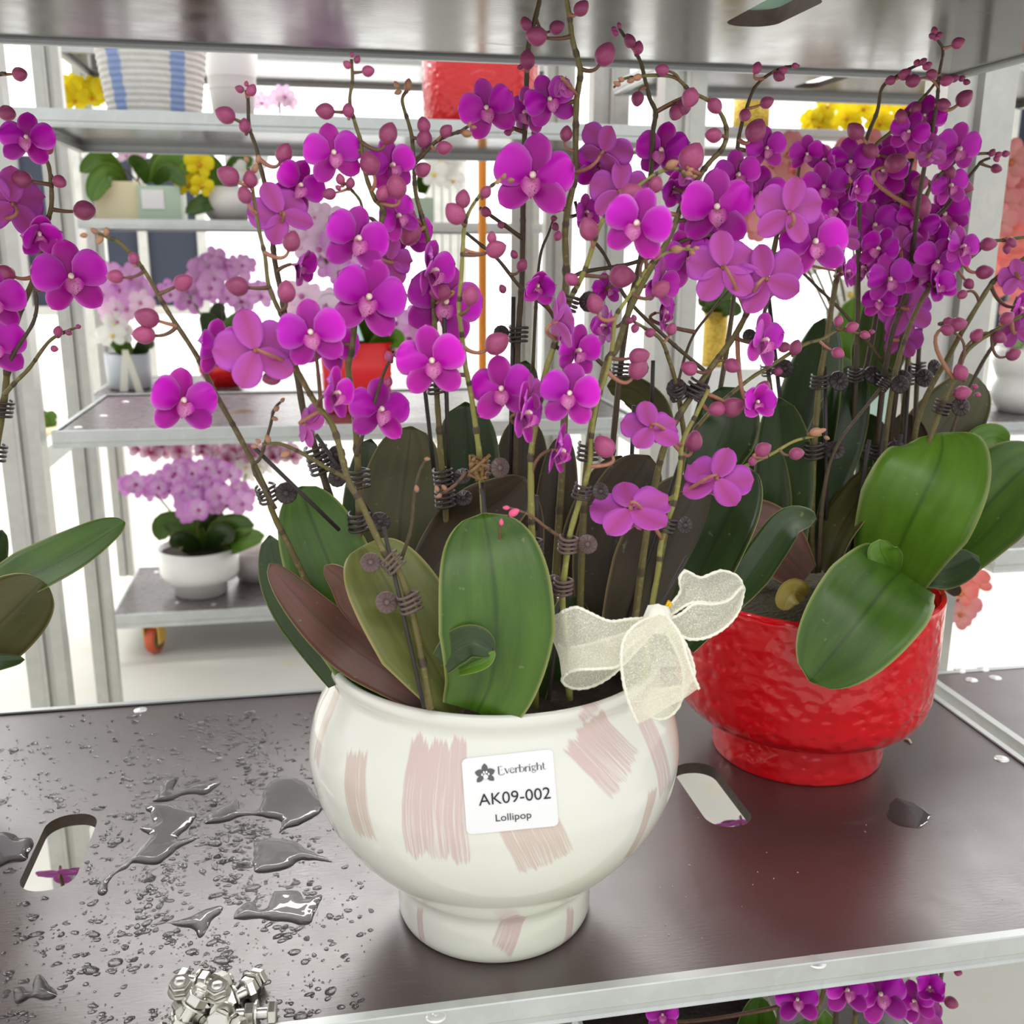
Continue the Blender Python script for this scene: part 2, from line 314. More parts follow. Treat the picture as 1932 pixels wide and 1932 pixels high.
# second trolley behind
G2='shelves of the far trolley'
x2=-.70
shelf('far trolley top display shelf with the cream and sage boxes',x2+.0,.75,3.3,3.82,.60,.026,M['boardb'],M['boardu'],[],[],.002,G2)
shelf('far trolley shelf carrying the small grey pot and red bowl',x2+.0,.75,3.3,3.82,.075,.026,M['boardb'],M['boardu'],[],[(-.6,3.36),(-.42,3.4)],.002,G2)
shelf('far trolley bottom shelf carrying the white pedestal pot',x2+.01,.75,3.3,3.82,-.635,.045,M['boardb'],M['boardu'],[],[(-.5,3.4),(-.38,3.36),(-.62,3.76),(-.5,3.76)],.002,G2)
shelf('far trolley highest shelf under the white wall, with yellow orchids',x2,.75,3.3,3.82,1.08,.026,M['boardb'],M['boardu'],[],[],.002,G2)
T=thing('plant_trolley','far trolley frame with thin grey uprights and an orange caster','trolley frame',(.02,3.55,-.785))
for x_,s_ in ((x2-.005,-1),(.76,1)):
    for y_ in (3.3,3.8): post(T,x_,y_,-.66,1.5,.055,.045,s_,False)
cpos=atz(292,1237,-.785)
def caster(T,x,y):
    b=MB(); b.lathe([(.012,-.016),(.040,-.016),(.046,-.012),(.048,0),(.046,.012),(.040,.016),(.012,.016)],28); Mx=Matrix.Translation((x,y,-.785+.048))@Matrix.Rotation(R(70),4,'Z')@Matrix.Rotation(R(90),4,'X')
    o=ob('caster',mk('caster',b.V,b.F,CAST),T,Mx); b=MB(); b.lathe([(.0001,.017),(.028,.017),(.034,.0165),(.034,-.0165),(.028,-.017),(.0001,-.017)],24); ob('wheel_disc',mk('wheel_disc',b.V,b.F,CASTD),o,Mx)
    b=MB(); b.box((-.028,-.026,.05),(.028,.026,.056)); 
    for s in (-1,1): b.box((-.024,s*.026-.002,-.01),(.024,s*.026+.002,.052))
    ob('caster_fork',mk('caster_fork',b.V,b.F,CASTF,False),o,Matrix.Translation((x,y,-.785+.048))@Matrix.Rotation(R(70),4,'Z'))
CAST=plain('caster_orange_rubber',srgb(206,92,60),.5); CASTD=plain('caster_disc_olive',srgb(120,104,56),.5); CASTF=plain('caster_fork_yellow',srgb(232,190,90),.45)
caster(T,cpos.x,cpos.y+.03); caster(T,cpos.x+1.2,cpos.y+.03)
# third trolley, right of the middle
G3='shelves behind the salmon orchids'
h_=atz(1548,157,.882); shelf('right rear shelf high up, with a bright hand hole above the yellow orchids',.70,1.75,1.95,2.45,.896,.026,M['boardb'],M['boardu'],[(h_.x-.03,h_.x+.03,h_.y-.09,h_.y+.09,.028)],[],.002,G3)
q_=at(1405,246,2.6); shelf('right rear shelf where the gold glitter pot stands',q_.x-.25,1.75,2.55,3.05,q_.z,.026,M['boardb'],M['boardu'],[],[],.002,G3)
q_=at(1850,800,2.0); SRW=q_; shelf('right rear shelf carrying the white bellied pot at the right edge',q_.x-.02,2.1,2.0,2.5,q_.z,.026,M['boardb'],M['boardu'],[],[(1.3,2.05),(1.45,2.05)],.002,G3)
q_=at(1848,1025,1.6); shelf('right rear low shelf seen beyond the big green leaf',q_.x,2.1,1.55,2.05,q_.z,.04,M['boardb'],M['boardu'],[],[(q_.x+.04,1.95),(q_.x+.12,1.9)],.002,G3)
T=thing('plant_trolley','grey uprights standing right of the centre behind the purple spikes','trolley frame',(.9,2.8,-.785))
for x_,y_,s_ in ((.60,2.9,-1),(.66,3.0,1),(.78,2.6,-1),(.86,2.62,1)): post(T,x_,y_,-.785,1.6,.06,.05,s_,False)
# orange pole with red cap
pt=at(910,272,2.75); b=MB(); b.lathe([(.0115,-.785),(.0115,pt.z-.01)],16,0,(pt.x,pt.y,0)); 
T=thing('marker_pole','thin orange pole with a flat red cap between grey uprights','pole',(pt.x,pt.y,-.785))
b.build('pole_shaft',[plain('orange_paint',srgb(240,150,40),.45)],T,True,Vector((pt.x,pt.y,-.785)))
b=MB(); b.lathe([(.0001,pt.z+.006),(.024,pt.z+.006),(.026,pt.z),(.026,pt.z-.008),(.0115,pt.z-.010)],20,0,(pt.x,pt.y,0)); b.build('pole_cap',[plain('red_cap',srgb(236,30,50),.4)],T,True)
# ------------------------------------------------------------------ room
n=Nd('concrete_floor'); g=n.geo(); c=n.mix(n.noise(1.6,6,g,.6),srgb(196,194,184),srgb(226,224,214)); c=n.mix(n.ramp(n.noise(9,5,g),[(.6,(0,0,0)),(.75,(1,1,1))]),c,srgb(214,204,180)); n.P(Base_Color=c,Roughness=.55); M['floor']=n.m
def struct(name,a,b,m):
    o=MB().box(a,b).build(name,[m]); o['kind']='structure'; return o
white=plain('white_wall_panel',srgb(248,249,248),.6)
struct('floor',(-7,-5,-.835),(8,9,-.785),M['floor'])
n=Nd('greenhouse_wall_added_glow'); n.P(Base_Color=srgb(246,248,248),Roughness=.6,Emission_Color=(1,1,1,1),Emission_Strength=1.05)  # emission added to blow out the wall and brighten shelf reflections
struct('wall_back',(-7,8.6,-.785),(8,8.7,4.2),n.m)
struct('wall_left',(-7.1,-5,-.785),(-7,8.7,4.2),white); struct('wall_right',(8,-5,-.785),(8.1,8.7,4.2),white)
navy=plain('navy_cloth',srgb(40,46,62),.7,var=.25,vs_=2)
def panel(label,px0,px1,py0,py1,Y):
    a=at(px0,py1,Y); b_=at(px1,py0,Y); T=thing('partition_panel',label,'panel',((a.x+b_.x)/2,Y,-.785))
    MB().box((a.x,Y,a.z),(b_.x,Y+.05,b_.z)).build('panel_face',[navy],T); k=MB()
    nx=4
    for i in range(nx+1):
        x=a.x+(b_.x-a.x)*i/nx; MB().box((x-.03,Y-.05,-.785),(x+.03,Y-.005,b_.z+.05)).build('panel_stile',[M['post']],T)
    MB().box((a.x,Y-.04,a.z-.06),(b_.x,Y,a.z)).build('panel_rail',[M['post']],T)
panel('navy partition panel far off behind the lavender orchids at left',-60,372,300,578,7.5)
panel('navy partition panel far off beyond the right upright',1860,2060,150,640,7.6)
panel('narrow dark panel far behind the white orchid in the middle',812,870,310,640,7.0)
# ------------------------------------------------------------------ white pot
PX,PY=.1245,.727
WP=[(.0001,.004),(.060,.003),(.0735,.0),(.0775,.004),(.0785,.012),(.0775,.024),(.0755,.032),(.077,.038),(.084,.045),(.097,.058),(.115,.077),(.130,.098),(.1395,.120),(.1435,.140),(.1440,.152),(.1415,.168),(.1365,.184),(.1298,.198),(.1258,.2065),(.1244,.2105),(.1250,.2150),(.1276,.2215),(.1268,.2262),(.1236,.2275),(.1214,.2255),(.1206,.220),(.1210,.205),(.1240,.195),(.1240,.178)]
WPs=[tuple(p) for p in cat(WP,4)]; WPs=[(max(r,.0001),z) for r,z in WPs]
_z=np.array([z for r,z in WPs[8:-24]]); _r=np.array([r for r,z in WPs[8:-24]])
def potR(z): return float(np.interp(z,_z,_r))
def onpot(px,py,off=0.0):
    d=FW+RT*((px-966)/FP)-UP*((py-966)/FP); s=.45
    f=lambda s:math.hypot(d.x*s-PX,d.y*s-PY)-potR(d.z*s+CZ)
    while f(s)>0 and s<1.2: s+=.002
    a,b_=s-.002,s
    for _ in range(20):
        m=(a+b_)/2
        if f(m)>0: a=m
        else: b_=m
    p=Vector((d.x*a,d.y*a,d.z*a+CZ)); r=Vector((p.x-PX,p.y-PY,0)).normalized(); e=.002
    dr=(potR(p.z+e)-potR(p.z-e))/(2*e); nn=(r-Vector((0,0,dr))).normalized(); return p+nn*off
def potuv(px,py):
    p=onpot(px,py); return (math.atan2(p.x-PX,-(p.y-PY))*.14, p.z*1.12)
n=Nd('pearl_glaze_brushed'); o_=n.obj(); sx=n.n('SeparateXYZ'); n.set(sx.inputs[0],o_)
ang=n.math('MULTIPLY',n.math('ARCTAN2',sx.outputs[0],n.math('MULTIPLY',sx.outputs[1],-1)),.14); hz=n.math('MULTIPLY',sx.outputs[2],1.12)
base=n.mix(n.ramp(n.noise(7,3),[(.35,(0,0,0)),(.65,(1,1,1))]),srgb(228,229,219),srgb(234,232,225)); gm=n.ramp(n.noise(5.5,2),[(.5,(0,0,0)),(.68,(1,1,1))]); base=n.mix(n.math('MULTIPLY',gm,.6),base,srgb(226,234,206))
wob_=n.math('MULTIPLY',n.math('SUBTRACT',n.noise(16,3),.5),.012)
def stroke(base,c,w_,l,rot,col,seed,amt=.85):
    cx,cy=c; ca,sa=math.cos(R(rot)),math.sin(R(rot))
    dx=n.math('SUBTRACT',ang,cx); dy=n.math('SUBTRACT',hz,cy)
    u=n.math('ADD',n.math('MULTIPLY',dx,ca),n.math('MULTIPLY',dy,sa)); v=n.math('SUBTRACT',n.math('MULTIPLY',dy,ca),n.math('MULTIPLY',dx,sa))
    u=n.math('ADD',u,n.math('MULTIPLY',wob_,.6))
    cb=n.n('CombineXYZ'); n.set(cb.inputs[0],n.math('MULTIPLY',u,900)); n.set(cb.inputs[1],n.math('MULTIPLY',v,16)); cb.inputs[2].default_value=seed
    st=n.noise(1,3,cb.outputs[0],.6)
    cb2=n.n('CombineXYZ'); n.set(cb2.inputs[0],n.math('MULTIPLY',u,200)); cb2.inputs[1].default_value=seed; e=n.noise(1,3,cb2.outputs[0],.7)
    lim=n.math('MULTIPLY_ADD',e,l*.75,l*.62)
    mv=n.math('MULTIPLY',n.math('SUBTRACT',n.math('MULTIPLY',lim,.5),n.math('ABSOLUTE',n.math('ADD',v,n.math('MULTIPLY',lim,0)))),260,clamp=True)
    mu=n.math('MULTIPLY',n.math('SUBTRACT',w_/2,n.math('ABSOLUTE',u)),700,clamp=True)
    stv=n.ramp(n.math('ADD',st,n.math('MULTIPLY',v,2.2/ max(l,.01)*.08)),[(.22,(0,0,0)),(.50,(1,1,1))])
    m=n.math('MULTIPLY',n.math('MULTIPLY',mv,mu),n.math('MULTIPLY',stv,amt)); return n.mix(m,base,col)
PK=srgb(206,184,172); PK2=srgb(208,180,176)
for (px,py,ww,ll,ro,cl,sd) in ((818,1520,128,250,3,PK2,1),(672,1505,62,185,14,PK,2),(1010,1585,118,150,22,PK,3),(1140,1420,118,150,38,PK2,4),(962,1750,80,120,-34,PK2,5),(1075,1750,40,90,-20,PK2,6),(792,1745,34,80,18,PK2,7),(1236,1400,60,230,8,PK2,8),(612,1370,40,170,6,PK,9),(1215,1560,34,170,-12,PK,10),(1120,1330,90,40,40,PK2,11)):
    try: cc=potuv(px,py)
    except Exception: continue
    k=mpp(onpot(px,py)); base=stroke(base,cc,ww*k,ll*k*1.05,ro,cl,sd*7.3,.85)
n.P(Base_Color=base,Roughness=.16,Specular_IOR_Level=.5,Coat_Weight=.35,Coat_Roughness=.05); n.bump(n.noise(30,3),.06,.0015); M['pearl']=n.m
pot=thing('flower_pot','big pearl white belly pot with pale pink brush strokes and a paper label, front centre','flower pot',(PX,PY,0))
b=MB(); b.lathe(WPs,128); pb=ob('pot_body',mk('pot_body',b.V,b.F,M['pearl']),pot,Matrix.Translation((PX,PY,0)))
b=MB(); b.lathe([(.1232,.186),(.09,.192),(.05,.196),(.0001,.197)],40,fr=lambda a,z:1+.0*a); ob('soil',mk('soil',b.V,b.F,M['soil']),pot,Matrix.Translation((PX,PY,0)))
# paper label, mapped on the belly
Q=[(871,1432),(1042,1413),(1054,1557),(881,1574)]
def quad(u,v): # u right, v down
    a=[(Q[0][i]*(1-u)+Q[1][i]*u)*(1-v)+(Q[3][i]*(1-u)+Q[2][i]*u)*v for i in (0,1)]; return a
V=[];F=[];nu,nv=20,18
rr=.06
for j in range(nv+1):
    for i in range(nu+1):
        u,v=i/nu,j/nv
        # rounded corners
        for cu,cv in ((rr,rr),(1-rr,rr),(rr,1-rr),(1-rr,1-rr)):
            if (u-cu)*(1 if cu>.5 else -1)>0 and (v-cv)*(1 if cv>.5 else -1)>0:
                dd=math.hypot(u-cu,v-cv); mx=max(abs(u-cu),abs(v-cv)); 
                if dd>1e-6: k=mx/dd; u,v=cu+(u-cu)*k,cv+(v-cv)*k
        x,y=quad(u,v); wr=.00035*max(0,noise.noise(Vector((u*3+v*2,v*7-u*2,3.1))))
        V.append(onpot(x,y,.0007+wr))
for j in range(nv):
    for i in range(nu): a=j*(nu+1)+i; F.append((a,a+nu+1,a+nu+2,a+1))
paper=Nd('label_paper'); paper.P(Base_Color=srgb(240,240,242),Roughness=.4); cz=paper.n('TexWave'); paper.bump(paper.noise(90,2),.25,.0012)
lab=wob('paper_label',V,F,[paper.m],pot); ink=plain('ink_black',srgb(34,30,36),.5); inkg=plain('ink_grey',srgb(92,92,92),.5); inkl=plain('ink_silver',srgb(150,150,154),.35,metal=.3)
def lettering(name,me,Tf,mat,off=.0012):
    V=[onpot(*quad(*Tf(v.co.x,v.co.y)),off) for v in me.vertices]; F=[tuple(p.vertices) for p in me.polygons]
    return wob(name,V,F,[mat],lab,False)
def textmesh(s,ital=0):
    cu=bpy.data.curves.new('t','FONT'); cu.body=s; cu.size=1; cu.space_character=1.0; cu.fill_mode='FRONT'; cu.resolution_u=4
    t=bpy.data.objects.new('t',cu); C.objects.link(t); me=bpy.data.meshes.new_from_object(t); bpy.data.objects.remove(t)
    xs=[v.co.x for v in me.vertices]; ys=[v.co.y for v in me.vertices]; return me,min(xs),max(xs),min(ys),max(ys)
def put_text(s,u0,u1,v0,v1,mat):
    me,a,b_,c,d=textmesh(s); lettering('lettering',me,lambda x,y:(u0+(u1-u0)*(x-a)/(b_-a), v1-(v1-v0)*(y-c)/(d-c)),mat)
put_text('AK09-002',.155,.935,.485,.637,ink)
put_text('Lollipop',.325,.71,.772,.892,ink)
# brand word in a high contrast cut serif, drawn stroke by stroke: (x,y) in em, thick / thin
GL={'E':[([(0,.0),(0,1.0)],.13),([(-.10,1.0),(.40,1.02)],.05),([(0,.0),(.16,-.14),(.42,-.10),(.60,.04)],.06),([(.30,.45),(.34,.60)],.05)],
'v':[([(0,.66),(.20,.0)],.11),([(.42,.66),(.24,.02)],.045),([(-.08,.66),(.1,.66)],.04)],
'e':[([(.02,.36),(.10,.62),(.26,.66),(.40,.50),(.40,.40)],.05),([(.02,.36),(.02,.18),(.14,.02),(.30,.02),(.42,.14)],.10),([(.04,.38),(.40,.40)],.035)],
'r':[([(.06,0),(.06,.64)],.12),([(.12,.44),(.22,.62),(.36,.62)],.06),([(-.04,.0),(.18,.0)],.04),([(.34,.60),(.38,.54)],.09)],
'b':[([(.06,0),(.06,1.02)],.12),([(.12,.52),(.26,.66),(.44,.52)],.045),([(.46,.50),(.48,.26),(.40,.06)],.11),([(.36,.03),(.2,-.02),(.10,.06)],.045)],
'i':[([(.06,0),(.06,.64)],.12),([(-.04,0),(.18,0)],.04),([(.02,.84),(.12,.84)],.12),([(.07,.98),(.08,.99)],.05)],
'g':[([(.04,.44),(.12,.62),(.24,.64)],.09),([(.28,.64),(.38,.5),(.30,.30)],.05),([(.26,.26),(.12,.26),(.04,.42)],.05),([(.36,.60),(.48,.70)],.05),([(.14,.22),(.10,.10),(.34,.04),(.44,-.10)],.09),([(.42,-.14),(.24,-.28),(.04,-.20),(.06,-.04),(.14,.04)],.05)],
'h':[([(.06,0),(.06,1.02)],.12),([(.12,.50),(.26,.66),(.40,.60)],.045),([(.44,.56),(.44,0)],.11),([(.36,0),(.54,0)],.04)],
't':[([(.08,.92),(.08,.14)],.10),([(.08,.14),(.16,.0),(.34,.06)],.05),([(-.04,.64),(.24,.64)],.04)]}
def word(s,u0,u1,v0,v1):
    adv={'E':.66,'v':.50,'e':.52,'r':.42,'b':.58,'i':.24,'g':.54,'h':.60,'t':.34}; tot=sum(adv[c] for c in s); x=0; b=MB(); sc_=(u1-u0)/tot; sv=(v1-v0)
    for c in s:
        for pl,wd in GL[c]:
            P=[np.array(p) for p in cat([(px+x,py) for px,py in pl],3)] if len(pl)>2 else [np.array((p[0]+x,p[1])) for p in pl]
            V=[]; 
            for i,p in enumerate(P):
                t=P[min(i+1,len(P)-1)]-P[max(i-1,0)]; t=t/(np.linalg.norm(t)+1e-9); nn=np.array((-t[1],t[0]))*wd/2
                for q in (p+nn,p-nn): V.append(onpot(*quad(u0+q[0]*sc_,v1-q[1]*sv),.0012))
            b.add(V,[(2*i,2*i+1,2*i+3,2*i+2) for i in range(len(P)-1)])
        x+=adv[c]
    b.build('lettering',[inkg],lab)
word('Everbright',.395,.91,.155,.252)
# five-petalled flower mark with a paw print left white
b=MB(); lc=(.245,.225)
def blob(cx,cy,rx,ry,rot,mat=0,pt=0,off=.0012):
    V=[onpot(*quad(cx,cy),off)]; k=18
    for i in range(k):
        a=2*PI*i/k; x=rx*math.cos(a); y=ry*math.sin(a)*(1-pt*abs(math.cos(a))**3*.0); 
        if pt and y<0: x*=1-pt*(abs(y)/ry)**2
        V.append(onpot(*quad(cx+x*math.cos(rot)-y*math.sin(rot),cy+x*math.sin(rot)+y*math.cos(rot)),off))
    b.add(V,[(0,1+(i+1)%k,1+i) for i in range(k)],mat)
for a_,d_,rx,ry in ((0,.070,.034,.062),(-74,.060,.046,.052),(74,.060,.046,.052),(-138,.088,.032,.048),(138,.088,.032,.048)):
    a=R(a_); blob(lc[0]+math.sin(a)*d_,lc[1]-math.cos(a)*d_,rx,ry,a,0,.45)
blob(lc[0]+.006,lc[1]+.042,.027,.028,0,1,0,.0016)
for dx,dy in ((-.032,.010),(-.011,-.018),(.018,-.017),(.040,.010)): blob(lc[0]+dx,lc[1]+dy,.010,.017,0,1,0,.0016)
b.build('flower_mark',[inkg,paper.m],lab)
# ------------------------------------------------------------------ red hammered pot
RX,RY=.494,.942
n=Nd('red_hammered_glaze'); v=n.n('TexVoronoi',feature='SMOOTH_F1'); v.inputs['Scale'].default_value=78; mp=n.n('Mapping'); n.set(mp.inputs[0],n.obj()); mp.inputs['Scale'].default_value=(1,1,1.25); n.set(v.inputs['Vector'],mp.outputs[0])
n.P(Base_Color=srgb(222,8,22),Roughness=.13,Specular_IOR_Level=.5,Coat_Weight=.3); n.bump(n.math('ADD',v.outputs['Distance'],n.math('MULTIPLY',n.noise(60,2),.5)),1.0,.0030); M['redglaze']=n.m
RPf=[(.0001,.004),(.080,.003),(.0875,0),(.0895,.003),(.0900,.012),(.0895,.036),(.0885,.042),(.093,.0435),(.110,.047),(.123,.056),(.1305,.070),(.1332,.090),(.1345,.13),(.1345,.182),(.1335,.187),(.1310,.188),(.1290,.185),(.1275,.15),(.1275,.12)]
rpot=thing('flower_pot','glossy red hammered bowl pot on a narrower foot, right of the white pot','flower pot',(RX,RY,0))
b=MB(); b.lathe([(max(r,.0001),z) for r,z in cat(RPf,3)],112); ob('pot_body',mk('pot_body',b.V,b.F,M['redglaze']),rpot,Matrix.Translation((RX,RY,0)))
b=MB(); b.lathe([(.1275,.165),(.10,.172),(.05,.178),(.0001,.18)],32); ob('moss',mk('moss',b.V,b.F,M['moss']),rpot,Matrix.Translation((RX,RY,0)))
# left pot, mostly out of frame
LX,LY=-.452,.955
lpot=thing('flower_pot','white belly pot cut off by the left edge of the photo','flower pot',(LX,LY,0))
b=MB(); b.lathe(WPs,72); ob('pot_body',mk('pot_body',b.V,b.F,M['pearl']),lpot,Matrix.Translation((LX,LY,0)))
b=MB(); b.lathe([(.1262,.186),(.05,.196),(.0001,.197)],32); ob('soil',mk('soil',b.V,b.F,M['soil']),lpot,Matrix.Translation((LX,LY,0)))
# ------------------------------------------------------------------ orchid prototypes
def setattr_uvw(me,data):
    a=me.attributes.new('uvw','FLOAT_VECTOR','POINT'); a.data.foreach_set('vector',np.array(data,dtype=np.float32).ravel())
def petal(name,L,W,fw,arch,cup,mats,nu=8,nv=9,th=.010,wavy=0.0,twist=0.0):
    V=[];A=[]
    for side in (0,1):
        for j in range(nv+1):
            v=1-(1-j/nv)**1.75
            for i in range(nu+1):
                u=-1+2*i/nu; x=u*W/2*fw(v); y=L*v*(1-.05*u*u*max(0,v-.4)); z=arch*math.sin(PI*v*.95)*L+cup*u*u*fw(v)*W*.5+wavy*math.sin(u*3.1+v*4)*v*.05-.10*L*v*v
                if twist: c,s=math.cos(twist*v),math.sin(twist*v); x,z=x*c-z*s,x*s+z*c
                V.append((x,y,z-side*th)); A.append((u,v,max(abs(u),v**3)))
    F=[];fm=[];k=(nu+1)*(nv+1)
    for j in range(nv):
        for i in range(nu):
            a=j*(nu+1)+i; F.append((a,a+1,a+nu+2,a+nu+1)); fm.append(0); F.append((k+a,k+a+nu+1,k+a+nu+2,k+a+1)); fm.append(1)
    for j in range(nv):
        for i in (0,nu):
            a=j*(nu+1)+i; q=(a,a+nu+1,k+a+nu+1,k+a); F.append(q if i==0 else q[::-1]); fm.append(0)
    for i in range(nu): a=nv*(nu+1)+i; F.append((a,a+1,k+a+1,k+a)); fm.append(0)
    me=mk(name,V,F,mats,True,fm); setattr_uvw(me,A); return me
def fnorm(f):
    m=max(f(i/100) for i in range(101)); return lambda v:f(min(max(v,0),1))/m
fpet=fnorm(lambda v:(v**.42)*max(0,1-v**3.0)**.5+.0001); fsep=fnorm(lambda v:((v+.02)**.40)*max(0,1-v**2.4)**.55+.0001)
PM={}
def protos(key,mats,lipm,sm):
    d={}
    d['pet']=[petal('petal',.50,.54,fpet,.05,-.10,mats,wavy=.4),petal('petal',.50,.56,fpet,.10,.12,mats,wavy=.6),petal('petal',.50,.52,fpet,.02,-.22,mats,wavy=1)]
    d['sep']=[petal('sepal',.52,.38,fsep,.04,-.10,sm),petal('sepal',.52,.40,fsep,.10,.16,sm),petal('sepal',.50,.36,fsep,.0,-.2,sm,twist=.25)]
    # lip: scooped tongue with raised side lobes
    V=[];F=[];nu,nv=8,8
    for j in range(nv+1):
        v=j/nv; ww=.075+.06*math.sin(PI*min(1,v*1.25))-.07*max(0,v-.75)*4
        for i in range(nu+1):
            u=-1+2*i/nu; V.append((u*ww,-.02-.24*v,.05+.17*u*u*(1-v)**.6+.10*math.sin(PI*v)-.03*v))
    for j in range(nv):
        for i in range(nu): a=j*(nu+1)+i; F.append((a,a+nu+1,a+nu+2,a+1))
    d['lip']=mk('lip',V,F,lipm)
    b=MB(); b.tube([(0,-.0,.0),(0,.015,.07),(0,.02,.13),(0,.01,.165)],[.035,.036,.044,.03],8,0); b.lathe([(.03,0),(.036,.012),(.026,.03),(.0001,.036)],8,1,(0,.005,.15)); b.tube([(0,0,-.10),(0,0,-.02),(0,0,.01)],[.022,.03,.05],7,2)
    d['col']=mk('flower',b.V,b.F,[M['col'],M['anther'],M['stalk']],True,b.M)
    return d
PM['m']=protos('m',[M['pf'],M['pb']],[M['lip']],[M['sf'],M['sb']])
def budproto(name,mat,asp=.82,tip=.35):
    V=[];A=[];F=[];n_,m_=18,12
    for j in range(m_+1):
        t=j/m_; r=asp*.5*(math.sin(PI*min(1,t**.86))**.62); 
        if t in (0,1): r=.012
        for k in range(n_):
            a=2*PI*k/n_; seam=abs(math.sin(1.5*a+.35*t))**.35; rr=r*(.90+.10*seam)*(1+.05*math.cos(3*a))
            V.append((rr*math.cos(a),rr*math.sin(a),t-.5)); A.append((math.cos(a*2),t,1-seam))
    for j in range(m_):
        for k in range(n_): F.append((j*n_+k,j*n_+(k+1)%n_,(j+1)*n_+(k+1)%n_,(j+1)*n_+k))
    F.append(tuple(range(n_-1,-1,-1))); F.append(tuple(range(m_*n_,m_*n_+n_)))
    me=mk(name,V,F,mat); setattr_uvw(me,A); return me
BUD={'b':budproto('bud',[M['bud']]),'g':budproto('bud',[M['budg']],.66),'p':budproto('bud',[M['budp']],.62)}
# stem clip: loose wire rings on the stem and a ribbed daisy button
def clipmesh(mat):
    b=MB()
    for k,z in enumerate((-.75,-.25,.25,.75)):
        a0=-2.5+.15*k; P=[(math.cos(a)*1.05,math.sin(a)*1.05,z+.10*math.sin(a*2)) for a in np.linspace(a0,a0+5.0,14)]; b.tube(P,.16,6)
    return mk('stem_clip',b.V,b.F,mat)
def buttonmesh(mat):
    b=MB(); b.lathe([(.0001,.30),(.22,.28),(.26,.14),(.9,.10),(1.0,-.02),(.94,-.14),(.0001,-.14)],36,0,fr=lambda a,z:(.93+.07*abs(math.cos(6*a))))
    for k in range(12): a=2*PI*k/12; b.tube([(.28*math.cos(a),.28*math.sin(a),.15),(.9*math.cos(a),.9*math.sin(a),.10)],.06,5)
    return mk('clip_button',b.V,b.F,mat)
CLIP={c:(clipmesh(M[c]),buttonmesh(M[c])) for c in ('clip','clipb')}
def basis(x,y,z,o): return Matrix(((x.x,y.x,z.x,o.x),(x.y,y.y,z.y,o.y),(x.z,y.z,z.z,o.z),(0,0,0,1)))
def S(v): return Matrix.Scale(v,4)
